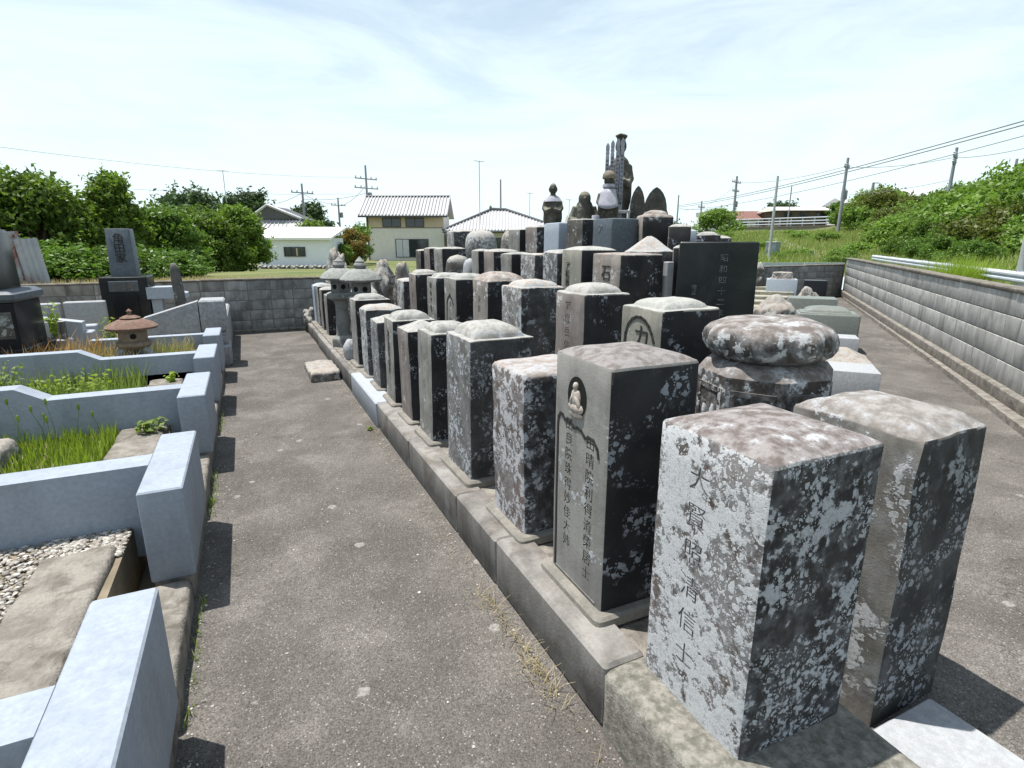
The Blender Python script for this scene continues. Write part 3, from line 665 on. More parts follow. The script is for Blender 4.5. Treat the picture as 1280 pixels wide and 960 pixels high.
for y, wy, d, zt, mt, tp, dh, lb, tx in r4:
    t = gravestone(lb, 3.6, y, wy, d, 1.095, zt, mt, tp, dh, .010, 0, .002, False, ROW4)
    if tx: inscribe(t, tx, .10, face_w(t)-.002, .03, .80, M['inkw'])
# egg-shaped priest stones
def egg(label, x, y, z0, r, hgt, mat, base=True):
    t = thing('egg_gravestone', label, 'gravestone', (x, y, z0), 0, 'egg-shaped gravestones')
    zb = 0
    if base:
        MB().lathe([(r*.95,-.004),(r*1.0,.03),(r*.92,.07),(r*.55,.085)], 20).build('lotus_base', M['rough'], t); zb = .075
    prof = []
    for k in range(13):
        u = k/12; a = math.pi*u
        rr = r*(max(0, 1-abs(2*u-1)**2.1)**.5)*(.80+.24*u)
        prof.append((max(rr, r*.45 if u == 0 else .012), zb+hgt*(.5-.5*math.cos(a)*.55-.45*(.5-u))*.98))
    m = MB().lathe(prof, 24)
    m.v = [tuple(Vector(p)+Vector((mnoise.noise(Vector(p)*7), mnoise.noise(Vector(p)*7+Vector((5,0,0))), 0))*.012) for p in m.v]
    m.build('body', M[mat], t, 60)
egg('large egg-shaped gravestone spotted grey and white on the fourth tier', 3.78, 9.3, 1.095, .30, .76, 'gH')
egg('pale egg-shaped gravestone with brown lichen beside the light grey stone', 3.80, 8.05, 1.095, .20, .74, 'rough')
egg('small dark egg-shaped gravestone in front of the large spotted one', 2.95, 8.22, .795, .20, .66, 'gDk')
egg('small white egg-shaped gravestone between the dark egg and the narrow stones', 2.92, 7.62, .795, .11, .62, 'gPale')
gravestone('white-edged gravestone with a dark side left of the large egg stone', 3.55, 10.05, .42, .5, 1.095, 1.90, 'gH', 'round', .03, .02, 0, .008, False, None)
# stones right of the tiers
gravestone('pinkish round-shouldered gravestone behind the dark blue-grey one', 3.95, 4.93, .34, .34, 1.095, 1.99, 'gR', 'dome', .05, .03, 0, .005, False, None, None, R(-25))
gravestone('low lichen-white gravestone with a pyramid roof top behind the broad stone-character one', 3.36, 4.26, .38, .42, .795, 1.62, 'gH', 'pyr', .14, .01, 0, .006, False, None, None, R(-30))
gravestone('tall plain grey gravestone standing left behind the black slab', 3.55, 3.93, .20, .20, .515, 1.66, 'gF', 'round', .02, .01, 0, .003, False, None, None, R(-40))
gravestone('grey upright gravestone behind the tall plain one, right of the pinkish stone', 4.0, 4.56, .22, .22, .795, 1.86, 'gG', 'round', .025, .01, 0, .003, False, None, None, R(-40))
gravestone('grey gravestone of the farther group seen over the left end of the black slab', 4.48, 5.0, .24, .24, .95, 1.83, 'gBlue', 'flat', .015, .01, 0, .003, False, None, None, R(-40))
gravestone('pale capped gravestone seen over the middle of the black slab', 5.15, 5.35, .30, .30, .90, 1.79, 'gF', 'dome', .04, .01, 0, .003, False, None, None, R(-40))
gravestone('small dark-topped gravestone seen over the right of the black slab', 5.75, 5.75, .30, .30, .90, 1.76, 'gDk', 'flat', .03, .01, 0, .003, False, None, None, R(-40))
tag(MB().box(-.035, -.03, 0, .035, .03, 1.02, .006).build('vase_post', M['gPale']), 'thin pale stone post beside the left edge of the black slab', 'post').location = (3.37, 3.93, .515)
# black memorial slab
RZ = R(-40)
bs = thing('memorial_slab', 'large dull black granite memorial slab with a faint white line of characters', 'memorial', (3.60, 3.60, .515), RZ)
MB().loft([rrect(-.31, -.07, .31, .07, .008, z, i) for z, i in ((0, -.015), (1.18, 0), (1.19, .008))]).build('slab', M['blackslab'], bs)
MB().box(-.35, -.11, -.005, .35, .11, .09, .01).build('plinth', M['black'], bs)
inscribe(bs, '昭和四十二年春之', .066, .05, -.079, 1.09, M['inks'], 'S', 1.5)
link('inscription', text_mesh('建立', .045, M['inks']), bs, (-.17, -.078, .80), (R(90), 0, 0))
# lotus drum stone
lo = thing('lotus_pedestal', 'round lotus-topped stone drum with panelled sides behind the two nearest gravestones', 'gravestone', (2.16, 1.80, .235), R(-12), None, (R(1.0), R(-1.0)))
def petal(r, z, n=8, a=.0): return [(r*(1+a*abs(math.cos(n/2*t))-a)*math.cos(t), r*(1+a*abs(math.cos(n/2*t))-a)*math.sin(t), z) for t in [2*math.pi*i/64 for i in range(64)]]
m = MB().loft([petal(r, z, 8, a) for r, z, a in ((.205,.955,0),(.235,.968,.02),(.268,.985,.05),(.286,1.01,.11),(.290,1.045,.11),(.281,1.075,.09),(.258,1.10,.06),(.20,1.12,.015),(.12,1.128,0),(.03,1.13,0))])
m.v = [tuple(Vector(p)+Vector((mnoise.noise(Vector(p)*8), mnoise.noise(Vector(p)*8+Vector((3,0,0))), mnoise.noise(Vector(p)*8+Vector((0,4,0)))))*.010) for p in m.v]
m.build('lotus_cap', M['lot'], lo, 50)
m = MB().lathe([(.296,0),(.296,.03),(.300,.83),(.298,.90),(.27,.935),(.225,.95),(.205,.96)], 8, (0,0,0), 1, 1, R(22.5)); m.build('drum', M['lot'], lo, 30)
for k in range(8):
    a = R(45*k); c = Vector((math.cos(a), math.sin(a))); n = Vector((-c.y, c.x))
    q = [c*.262+n*.085, c*.262-n*.085, c*.272-n*.085, c*.272+n*.085]
    mm = MB()
    for (a0, a1, z0, z1) in ((-.092,.092,.82,.845),(-.092,.092,.53,.55),(-.092,-.070,.55,.82),(.070,.092,.55,.82)):
        p = [c*.266+n*a0, c*.266+n*a1, c*.2812+n*a1, c*.2812+n*a0]; mm.poly([(v.x, v.y) for v in p], z0, z1)
    for t_ in (-.03, .03): mm.ell((c.x*.272+n.x*t_, c.y*.272+n.y*t_, .695), (.018, .018, .07), 10)
    mm.build('panel', M['lot'], lo, 40)
# right-hand diagonal row, standing on the ground at the edge of the right path
RD = math.atan2(.659, .752) - math.pi/2       # face turned along the diagonal path
def block_thing(name, label, cat, loc, w_, d_, h_, mat, rz=RD, top=None, group=None, r=.02):
    t = thing(name, label, cat, loc, rz, group)
    MB().loft([rrect(-w_/2, -d_/2, w_/2, d_/2, r, z, i) for z, i in ((0, 0), (h_-r, 0), (h_-r*.3, r*.3), (h_, r))]).build('body', M[mat], t)
    if top:
        tw, td, th, tm, st = top
        me = shaft_mesh(tw, td, .02, .01, st, th, 0, .006, .84, M[tm], int(loc[0]*10)); link('cap', me, t, (0, 0, h_-.004))
    return t
GR = 'stones along the edge of the right path'
block_thing('base_stone', 'pale granite base block nearest the camera on the right path edge', 'stone', (6.23, 4.02, 0), .52, .55, .30, 'gPale2' if 'gPale2' in M else 'gPale', RD, None, GR, .008)
block_thing('base_stone', 'lichen-speckled low stone with sloping top just behind the pale granite block', 'stone', (6.95, 4.62, 0), .62, .75, .22, 'rough', RD, (.60, .72, .14, 'rough', 'pyr'), GR)
block_thing('base_stone', 'small flat granite block between the speckled stone and the green-grey one', 'stone', (7.85, 5.28, 0), .42, .40, .36, 'gPale', RD, None, GR, .008)
block_thing('family_gravestone', 'big green-grey gravestone with a rounded stepped cap at the right path', 'gravestone', (8.45, 5.98, 0), .88, .62, .60, 'gGrn', RD, (.80, .52, .09, 'gGrn', 'dome'), GR, .03)
block_thing('family_gravestone', 'dark flat-topped gravestone behind the big green-grey one', 'gravestone', (9.55, 7.1, 0), .80, .55, .70, 'gGrn', RD, None, GR, .01)
def rock(name, label, loc, rad, mat, seed=1, cat='rock', group=None, parent=None, amp=.35, rough_=2.2):
    bm = bmesh.new(); bmesh.ops.create_icosphere(bm, subdivisions=4, radius=1)
    for v in bm.verts:
        n = 1 + amp*mnoise.fractal(v.co*rough_*.6+Vector((seed*7.3, seed, 0)), 1.0, 2.0, 4)
        v.co = Vector((v.co.x*rad[0]*n, v.co.y*rad[1]*n, v.co.z*rad[2]*n))
    me = bpy.data.meshes.new(name); bm.to_mesh(me); bm.free(); smooth(me, 60); me.materials.append(M[mat])
    o = link(name, me, parent, loc)
    if label: tag(o, label, cat, group)
    return o
rock('lichen_rock', 'lumpy white-lichened stone top in front of the mossy steps', (7.05, 5.85, .26), (.34,.44,.36), 'rough', 3, 'rock', GR, None, .2)
rock('lichen_rock', 'second lichened lump in the line behind the lumpy white one', (8.9, 7.35, .34), (.30,.38,.38), 'rough', 5, 'rock', GR, None, .2)
block_thing('family_gravestone', 'blue-grey granite block with stepped pale tiers before the far wall', 'gravestone', (12.3, 10.05, 0), .70, .55, .80, 'gBlue', RD, (.56, .46, .16, 'rough', 'step'), GR, .01)
block_thing('family_gravestone', 'small black gravestone with a pale top near the far wall corner', 'gravestone', (12.9, 9.55, 0), .50, .40, .78, 'black', RD, None, GR, .01)
rock('lichen_rock', 'brown weathered rock leaning beside the small black gravestone', (11.6, 8.75, .25), (.28,.25,.42), 'rough', 9, 'rock', GR)
# mossy steps
ms = thing('mossy_steps', 'flight of grey stone steps with yellow moss right of the black slab', 'steps', (10.6, 9.0, .0), RD)
for k in range(6): MB().box(-.62, k*.40, 0, .62, k*.40+.405, .16+.085*k, .012).build('step', M['slats'], ms)
rock('dark_rock', 'dark upright rock left of two behind the mossy steps', (11.55, 10.95, .62), (.30,.26,.55), 'gDk', 12, 'rock', 'dark rocks at the far wall')
rock('dark_rock', 'dark upright rock right of two behind the mossy steps', (12.15, 10.75, .62), (.28,.26,.52), 'gDk', 13, 'rock', 'dark rocks at the far wall')
# rocks by the lanterns
rock('standing_stone', 'tall jagged standing stone at the far end, in front of the white shed', (1.55, 10.9, .80), (.20,.24,.85), 'rough', 21, 'rock')
rock('lichen_rock', 'rounded white lichened rock just right of the stone lanterns', (2.05, 9.3, .93), (.18,.20,.46), 'rough', 22, 'rock')
rock('lichen_rock', 'small knobbly white rock at the far end of the second tier', (2.25, 8.85, .90), (.14,.17,.48), 'rough', 23, 'rock')
rock('dark_rock', 'dark rough boulder behind the stone lanterns', (1.62, 8.65, .55), (.30,.38,.66), 'gDk', 24, 'rock')
rock('small_boulder', 'small pale bell-shaped stone on the kerb in front of the narrow dark gravestone', (1.13, 7.28, .34), (.10,.10,.16), 'gPale', 25, 'rock', None, None, .12)
rock('small_boulder', 'small dark lump of stone at the far end of the kerb', (1.05, 11.45, .20), (.14,.14,.26), 'gDk', 26, 'rock')
# stone lanterns
def lantern(label, x, y, z0, hgt, rr):
    t = thing('stone_lantern', label, 'lantern', (x, y, z0), R(12), 'pair of stone lanterns at the kerb'); s = hgt
    MB().lathe([(.17,-.004),(.175,.10),(.165,.13),(.12,.17),(.09,.175)], 6).build('base', M['lantern'], t, 30)
    MB().lathe([(.11,.17),(.098,.22),(.088,.42*s),(.092,.50*s),(.115,.545*s)], 20).build('post', M['lantern'], t)
    MB().lathe([(.11,.54*s),(.20,.575*s),(.205,.62*s),(.16,.635*s)], 6).build('platform', M['lantern'], t, 30)
    fb = MB().lathe([(.135,.63*s),(.135,.78*s)], 6).build('firebox', M['lantern'], t, 30)
    for k in range(6):
        a = R(60*k+30); c = Vector((math.cos(a), math.sin(a), 0)); n = Vector((-c.y, c.x, 0)); ctr = c*.1175+Vector((0, 0, .705*s))
        rim = [ctr+(n*math.cos(q)+Vector((0, 0, 1))*math.sin(q))*.035 for q in [2*math.pi*i/14 for i in range(14)]]
        MB().loft([[p-c*.004 for p in rim], [p+c*.002 for p in rim]]).build('window', M['dark'], t)
    MB().lathe([(.13,.775*s),(rr*.98,.785*s),(rr,.805*s),(rr*.93,.83*s),(rr*.70,.875*s),(rr*.48,.905*s),(.075,.915*s)], 28).build('roof', M['lantern'], t, 40)
    MB().lathe([(.06,.91*s),(.075,.925*s),(.085,.95*s),(.072,.972*s),(.05,.98*s),(.062,.99*s),(.035,1.01*s),(.004,1.04*s)], 20).build('finial', M['lantern'], t)
lantern('stone lantern standing clear at the kerb, the farther of the pair', 1.20, 8.30, .225, 1.23, .27)
lantern('stone lantern partly hidden by the narrow dark gravestone, the nearer of the pair', 1.36, 7.55, .232, 1.24, .27)
# squat garden lantern on the left
t = thing('garden_lantern', 'squat brown stone garden lantern with a wide red-brown roof', 'lantern', (-1.20, 7.30, .395), 0)
m = MB()
for k in range(3):
    a = R(120*k+90); m.tube([(0, 0, .15), (.12*math.cos(a), .12*math.sin(a), .14), (.175*math.cos(a), .175*math.sin(a), .09), (.18*math.cos(a), .18*math.sin(a), 0)], [.055,.06,.055,.06], 10)
m.build('legs', M['lantern'], t, 50)
MB().lathe([(.06,.14),(.13,.16),(.172,.205),(.17,.24),(.14,.25)], 24).build('tray', M['lanternb'], t)
MB().lathe([(.13,.245),(.138,.26),(.138,.36),(.125,.385)], 24).build('firebox', M['lanternb'], t)
va = Vector((.16, -.98, 0)).normalized(); nn = Vector((-va.y, va.x, 0)); ct = va*.134+Vector((0,0,.312))
rim = [ct+(nn*math.cos(q)+Vector((0,0,1))*math.sin(q))*.030 for q in [2*math.pi*i/16 for i in range(16)]]
MB().loft([[p for p in rim], [p+va*.007 for p in rim]]).build('window', M['dark'], t)
MB().lathe([(.13,.38),(.245,.385),(.255,.408),(.20,.45),(.12,.485),(.09,.49)], 28).build('roof', M['lroof'], t, 40)
MB().lathe([(.085,.485),(.10,.505),(.06,.525),(.025,.535),(.02,.56),(.028,.575),(.004,.60)], 18).build('finial', M['lroof'], t, 50)

# ================================================================ FAMILY PLOTS ON THE LEFT
t = thing('family_monument', 'tall grey family gravestone on a wide dark base in front of the trees', 'gravestone', (-1.62, 10.15, .08), R(-3))
MB().box(-.42,-.40,0,.42,.40,.30,.015).build('plinth', M['gDk'], t)
MB().box(-.30,-.27,.30,.30,.27,1.13,.012).build('base', M['blackslab'], t)
MB().box(-.185,-.286,.92,.185,-.272,1.07,.003).build('name_panel', M['gBl2'], t)
MB().box(-.16,-.30,.32,.16,-.272,.88,.006).build('front_panel', M['black'], t)
MB().loft([rrect(-.165,-.15,.165,.15,.012,z,i) for z, i in ((1.13,0),(1.80,.012),(1.815,.022))]).build('shaft', M['gBl3'] if 'gBl3' in M else M['gBl2'], t)
link('inscription', text_mesh('角田家', .15, M['ink']), t, (0, -.153, 1.62), (R(90-.8), 0, 0))
for sx in (-1, 1): MB().box(sx*.075-.05, -.29, .94, sx*.075+.05, -.2865, 1.05).build('carved_mark', M['gDk'], t)
t = thing('black_monument', 'polished black stepped gravestone at the left edge of the picture', 'gravestone', (-2.47, 7.62, .08), R(-4))
MB().box(-.56,-.50,0,.46,.50,.30,.012).build('lower_plinth', M['black'], t)
MB().box(-.50,-.42,.30,.38,.42,.56,.012).build('plinth', M['black'], t)
MB().loft([rrect(-.42,-.34,.33,.34,.02,z,i) for z, i in ((.56,.0),(1.02,.0),(1.03,.01))]).build('base', M['black'], t)
MB().loft([rrect(-.46,-.38,.37,.38,.03,z,i) for z, i in ((1.03,.03),(1.06,.0),(1.11,.0),(1.15,.05))]).build('dais', M['gBl2'], t)
MB().loft([rrect(-.30,-.25,.22,.25,.012,z,i) for z, i in ((1.15,0),(1.72,.01),(1.75,.03))]).build('shaft', M['black'], t)
MB().loft([rrect(-.26,-.21,.18,.21,.05,z,i) for z, i in ((1.75,.0),(1.85,.01),(1.92,.10))]).build('shaft_top', M['black'], t)
MB().box(.12,-.344,.66,.30,-.339,.93,.002).build('crest_panel', M['gDk'], t)
rim = [(.21+.05*math.cos(q), .85+.055*math.sin(q)) for q in [2*math.pi*i/20 for i in range(20)]]
MB().loft([[(x, -.344, z) for x, z in rim], [(x, -.346, z) for x, z in rim]]).build('crest', M['inkw'], t)
# pale slabs, offering stones and small items around them
def slab(label, x0, y0, z0, x1, y1, z1, mat='gPale', name='plot_kerb_slab', tilt=0, group='pale kerb slabs of the family plot'):
    o = MB().box(x0-(x0+x1)/2, y0-(y0+y1)/2, 0, x1-(x0+x1)/2, y1-(y0+y1)/2, z1-z0, .012).build(name, M[mat]); o.location = ((x0+x1)/2, (y0+y1)/2, z0); o.rotation_euler = (0, tilt, 0)
    return tag(o, label, 'slab', group)
slab('upright pale granite slab directly left of the tall family gravestone', -2.26, 9.32, .08, -1.80, 9.46, .92)
slab('upright pale granite slab with sloping top, second left of the tall gravestone', -2.85, 9.30, .08, -2.30, 9.44, .91)
slab('low white granite slab in front of the upright slabs', -2.9, 8.62, .08, -1.80, 8.80, .68, 'kerbw')
slab('narrow white step slab beside the reddish weeds', -2.05, 8.30, .08, -1.78, 8.52, .64, 'kerbw')
t = thing('offering_table', 'low granite offering table with sloping top by the black gravestone', 'table', (-2.06, 8.42, .08), 0)
prism_xz(MB(), [(-.24,0),(-.24,.76),(.20,.68),(.20,0)], -.14, .04).build('table_block', M['kerbw'], t, 20)
for i, x in enumerate((-2.16, -2.0)):
    tag(MB().lathe([(.03,0),(.04,.01),(.04,.20),(.036,.21),(.02,.21)], 14).build('flower_vase', M['steel'] if i == 0 else M['gDk']), ('steel flower vase standing in the reddish weeds', 'dark flower vase standing in the reddish weeds')[i], 'vase', 'flower vases').location = (x, 8.05, .08+.52)
    tag(MB().box(-.07,-.07,0,.07,.07,.525,.01).build('vase_stand', M['gPale']), ('pale stone stand under the steel vase', 'pale stone stand under the dark vase')[i], 'stand', 'vase stands').location = (x, 8.05, .08)
t = thing('stone_altar', 'small grey stone altar with a curved slab top right of the tall gravestone', 'altar', (-1.10, 10.0, .08), 0)
for x in (-.15, .15): MB().box(x-.07,-.12,0,x+.07,.12,.80,.01).build('support', M['gBlue'], t)
prism_xz(MB(), [(-.26,.80),(-.26,.97),(.08,.97),(.13,.94),(.16,.89),(.26,.87),(.26,.80)], -.18, .18).build('slab_top', M['gBlue'], t, 30)
o = MB().loft([rrect(-.085+.01*z,-.05,.085-.01*z,.05,.03,z,i) for z, i in ((0,0),(.5,0),(1.15,.004),(1.25,.03),(1.28,.045))]).build('leaning_tablet', M['gDk'])
o.location = (-.90, 9.85, .12); o.rotation_euler = (0, R(-3), 0); tag(o, 'narrow dark stone tablet leaning left above the rough granite kerb', 'tablet')
t = thing('rusty_sheets', 'rust-streaked corrugated metal sheets standing behind the black gravestone', 'metal sheet', (-3.55, 12.35, .85), R(10))
for k in range(2):
    m = MB(); xs = [i*.0133 for i in range(25)]; z = 1.02 if k == 0 else .90
    vs = [(x, .012*math.sin(x*2*math.pi/.076)+yy, zz) for yy in (0, .004) for zz in (0, z) for x in xs]; n = len(xs)
    fs = [(i, i+1, n+i+1, n+i) for i in range(n-1)]+[(2*n+i, 3*n+i, 3*n+i+1, 2*n+i+1) for i in range(n-1)]
    o = m.add(vs, fs).build('sheet', M['rustmetal'], t); o.location = (-.12+.26*k, -.05*k, 0); o.rotation_euler = (R(2), R(-3-2*k), 0)
MB().box(-.16,-.03,.93,.16,.03,.97,.005).build('batten', M['bark'], t)

# ================================================================ STATUES AT THE TOP
def fused(m, name, mat, parent, vox=.012, sm=4):
    o = m.build(name, mat, parent, 180)
    md = o.modifiers.new('fuse', 'REMESH'); md.mode = 'VOXEL'; md.voxel_size = vox; md.use_smooth_shade = True
    s = o.modifiers.new('soft', 'SMOOTH'); s.iterations = sm; s.factor = .5
    return o
def figure(m, z, s, sx=1.):
    i0 = len(m.v); figure_(m, z, s); m.v = m.v[:i0]+[(p[0]*sx, p[1]*sx, p[2]) for p in m.v[i0:]]
def figure_(m, z, s):
    """robed standing figure, front towards -Y; z feet, s height"""
    m.lathe([(.13*s,0),(.15*s,.02*s),(.145*s,.25*s),(.15*s,.45*s),(.165*s,.60*s),(.165*s,.68*s),(.12*s,.755*s),(.06*s,.79*s),(.05*s,.82*s)], 20, (0,0,z), 1, .72)
    m.ell((0,-.005*s,z+.895*s), (.078*s,.085*s,.105*s), 16)
    m.ell((0,-.088*s,z+.885*s), (.014*s,.02*s,.022*s), 8)                      # nose
    m.ell((0,-.076*s,z+.848*s), (.03*s,.012*s,.009*s), 8)                      # mouth
    for q in (-1, 1):
        m.ell((q*.032*s,-.078*s,z+.905*s), (.016*s,.008*s,.008*s), 8)             # eyes
        m.ell((q*.078*s,0,z+.885*s), (.014*s,.022*s,.045*s), 8)                  # ears
        m.tube([(q*.14*s,0,z+.69*s),(q*.175*s,-.03*s,z+.56*s),(q*.13*s,-.12*s,z+.50*s),(q*.035*s,-.155*s,z+.545*s)], [.055*s,.056*s,.046*s,.034*s], 10)
        m.tube([(q*.15*s,-.07*s,z+.53*s),(q*.165*s,-.06*s,z+.38*s),(q*.16*s,-.03*s,z+.24*s)], [.045*s,.035*s,.012*s], 8)   # sleeve
        m.ell((q*.055*s,-.115*s,z+.012*s), (.04*s,.06*s,.022*s), 10)             # feet
    for k in range(5): m.tube([((-.10+.05*k)*s,-.108*s,z+.05*s),((-.08+.04*k)*s,-.112*s,z+.40*s)], .011*s, 6)
def pedestal(t, w_, h_, mat): MB().loft([rrect(-w_,-w_,w_,w_,.02,z,i) for z, i in ((0,0),(h_-.03,0),(h_-.005,.02),(h_,.04))]).build('pedestal', M[mat], t)
t = thing('jizo_statue', 'lone standing robed stone statue above the brown-grey gravestone', 'statue', (3.97, 7.10, 1.415), R(-32))
pedestal(t, .17, .32, 'gDk'); m = MB(); figure(m, .31, .77, .88); fused(m, 'body', M['statue'], t)
mb = MB(); mb.loft([[(q*math.cos(a), q*.8*math.sin(a)-.0, zz) for a in [2*math.pi*i/20 for i in range(20)]] for q, zz in ((.075,.90),(.105,.87),(.125,.83))], False); o = mb.build('scarf', M['cloth'], t)
t = thing('bibbed_statue', 'stone statue in a knitted cap and white bib above the dark blue-grey gravestone', 'statue', (4.42, 6.42, 1.415), R(-34))
pedestal(t, .20, .36, 'gDk'); m = MB(); figure(m, .35, .80, .88); fused(m, 'body', M['statue'], t)
MB().lathe([(.082,1.085),(.088,1.10),(.084,1.14),(.062,1.172),(.02,1.188)], 18, (0,-.004,0), .98, 1.04).build('knitted_cap', M['knit'], t, 50)
mb = MB(); n = 9
vs = []
for r_ in range(6):
    for c in range(n):
        a = R(-150+120*c/(n-1)); wd = .105+.010*r_; vs.append((wd*math.cos(a)*1.0, wd*.86*math.sin(a)-.01*r_, .955-.042*r_-.02*math.sin(math.pi*c/(n-1))*r_*.4))
mb.add(vs, [(r_*n+c, r_*n+c+1, (r_+1)*n+c+1, (r_+1)*n+c) for r_ in range(5) for c in range(n-1)])
o = mb.build('bib', M['cloth'], t, 80); sd = o.modifiers.new('thick', 'SOLIDIFY'); sd.thickness = .012; sd.offset = 1
MB().loft([[(q*math.cos(a), q*1.05*math.sin(a)-.004, zz) for a in [2*math.pi*i/20 for i in range(20)]] for q, zz in ((.05,.955),(.083,.985),(.080,1.02))], False).build('face_cloth', M['cloth'], t)
t = thing('tall_statue', 'tallest robed stone statue rising behind the wooden memorial boards', 'statue', (4.80, 6.72, 1.415), R(-34))
pedestal(t, .24, .42, 'gDk'); m = MB(); figure(m, .41, 1.28, .68)
for k in range(7): m.ell((.06*math.cos(k*.9), .06*math.sin(k*.9), 1.675+.012*(k % 2)), (.03,.03,.03), 8)
fused(m, 'body', M['statue'], t, .016)
for i, (x, y, zt) in enumerate(((4.475, 6.555, 2.965), (4.535, 6.53, 3.00), (4.60, 6.50, 3.02), (4.655, 6.475, 3.03))):
    t = thing('memorial_board', ('leftmost', 'second from left', 'third from left', 'rightmost')[i]+' of the tall weathered wooden memorial boards before the tall statue', 'memorial board', (x, y, 1.415), R(-32), 'wooden memorial boards')
    hh = zt-1.415; wv = .024
    prof = [(-wv,0),(wv,0),(wv,hh-.17),(wv*.7,hh-.16),(wv,hh-.15),(wv,hh-.12),(wv*.7,hh-.11),(wv,hh-.10),(wv,hh-.04),(0,hh),(-wv,hh-.04),(-wv,hh-.10),(-wv*.7,hh-.11),(-wv,hh-.12),(-wv,hh-.15),(-wv*.7,hh-.16),(-wv,hh-.17)]
    prism_xz(MB(), prof, -.006, .006).build('board', M['sotoba'], t, 20)
    link('inscription', text_mesh('南無阿弥陀仏為先祖代々供養', .036, M['ink'], .0005, 1.5), t, (0, -.0068, hh-.24), (R(90), 0, 0))
t = thing('board_rack', 'small metal rack rail holding the memorial boards', 'rack', (4.565, 6.44, 1.415), R(-26))
for x in (-.17, .17): MB().box(x-.012,-.012,0,x+.012,.012,.70,.003).build('rack_post', M['steel'], t)
MB().box(-.19,-.02,.66,.19,-.011,.70,.003).build('rack_rail', M['steel'], t)
t = thing('crouching_statue', 'dark worn seated stone figure left of the bibbed statue', 'statue', (4.22, 6.68, 1.415), R(-30))
pedestal(t, .17, .30, 'gDk'); m = MB(); m.lathe([(.15,.29),(.17,.34),(.16,.42),(.15,.55),(.13,.70),(.10,.80)], 18, (0,0,0), 1, .8); m.ell((0,-.02,.85), (.085,.09,.10), 14); m.ell((0,-.11,.84), (.014,.016,.02), 8)
for q in (-1, 1):
    m.tube([(q*.11,0,.74),(q*.17,-.04,.58),(q*.10,-.14,.52),(q*.02,-.15,.56)], [.055,.055,.045,.03], 10); m.tube([(q*.08,-.06,.40),(q*.19,-.14,.42),(q*.06,-.19,.38)], [.07,.07,.05], 10)
    m.ell((q*.032,-.092,.865), (.014,.008,.008), 8)
fused(m, 'body', M['statue'], t)
def pointed(label, x, y, z0, wv, dv, hv, rz):
    t = thing('pointed_stele', label, 'gravestone', (x, y, z0), rz, 'pointed boat-shaped steles at the top')
    prof = [(-wv*.86,0),(wv*.86,0),(wv,hv*.5),(wv*.99,hv*.66),(wv*.93,hv*.76),(wv*.80,hv*.85),(wv*.58,hv*.92),(wv*.30,hv*.97),(0,hv),(-wv*.30,hv*.97),(-wv*.58,hv*.92),(-wv*.80,hv*.85),(-wv*.93,hv*.76),(-wv*.99,hv*.66),(-wv,hv*.5)]
    prism_xz(MB(), prof, -dv, dv).build('stele', M['gDk'], t, 20)
    pr2 = [(x_*.72, hv*.16+z_*.74) for x_, z_ in prof]
    prism_xz(MB(), pr2, -dv-.012, -dv+.004).build('carved_panel', M['statue'], t, 20)
pointed('slim pointed boat-shaped stele just right of the tall statue', 4.92, 6.45, 1.415, .105, .07, 1.02, R(-35))
pointed('broad pointed boat-shaped stele, middle of three right of the tall statue', 5.12, 6.32, 1.415, .155, .08, 1.0, R(-35))
pointed('small pointed stele leaning at the right end of the top group', 5.38, 6.50, 1.30, .11, .07, .92, R(-35))
rock('dark_rock', 'small dark rounded stone at the right end of the top group', (5.2, 5.62, 1.40), (.13,.12,.34), 'gDk', 41, 'rock', None, None, .12)
rock('dark_rock', 'grey rounded stone peeping out below the boat-shaped steles', (5.35, 6.15, 1.55), (.12,.12,.32), 'gDk', 42, 'rock', None, None, .12)
rock('grey_rock', 'low grey stone lump between the lone statue and the nearly black gravestone', (4.3, 7.3, 1.66), (.22,.18,.32), 'gF', 43, 'rock', None, None, .12)
tag(MB().lathe([(.045,0),(.05,.01),(.05,.17),(.046,.18),(.02,.18)], 16).build('offering_cup', M['cloth']), 'small white cup standing before the dark seated figure', 'cup').location = (4.20, 6.37, 1.86)
tag(MB().box(-.09,-.09,0,.09,.09,.448,.01).build('cup_stand', M['gDk']), 'dark stone block under the small white cup', 'stand').location = (4.20, 6.37, 1.415)

# ================================================================ BUILDINGS
def frame_at(p, q):
    """origin p, local x towards q"""
    d = Vector((q[0]-p[0], q[1]-p[1])); return math.atan2(d.y, d.x), d.length
def window(parent, x0, z0, x1, z1, y=-.02, bars=2, glass='glass', fr='frame'):
    wn = MB(); f = .05
    for a in ((x0,z0,x1,z0+f),(x0,z1-f,x1,z1),(x0,z0,x0+f,z1),(x1-f,z0,x1,z1)): wn.box(a[0], y-.05, a[1], a[2], y+.02, a[3])
    for k in range(1, bars): xx = x0+(x1-x0)*k/bars; wn.box(xx-.025, y-.04, z0+f, xx+.025, y+.01, z1-f)
    o = wn.build('window', M[fr], parent, None); MB().box(x0+f, y-.01, z0+f, x1-f, y+.015, z1-f).build('pane', M[glass], o, None); return o
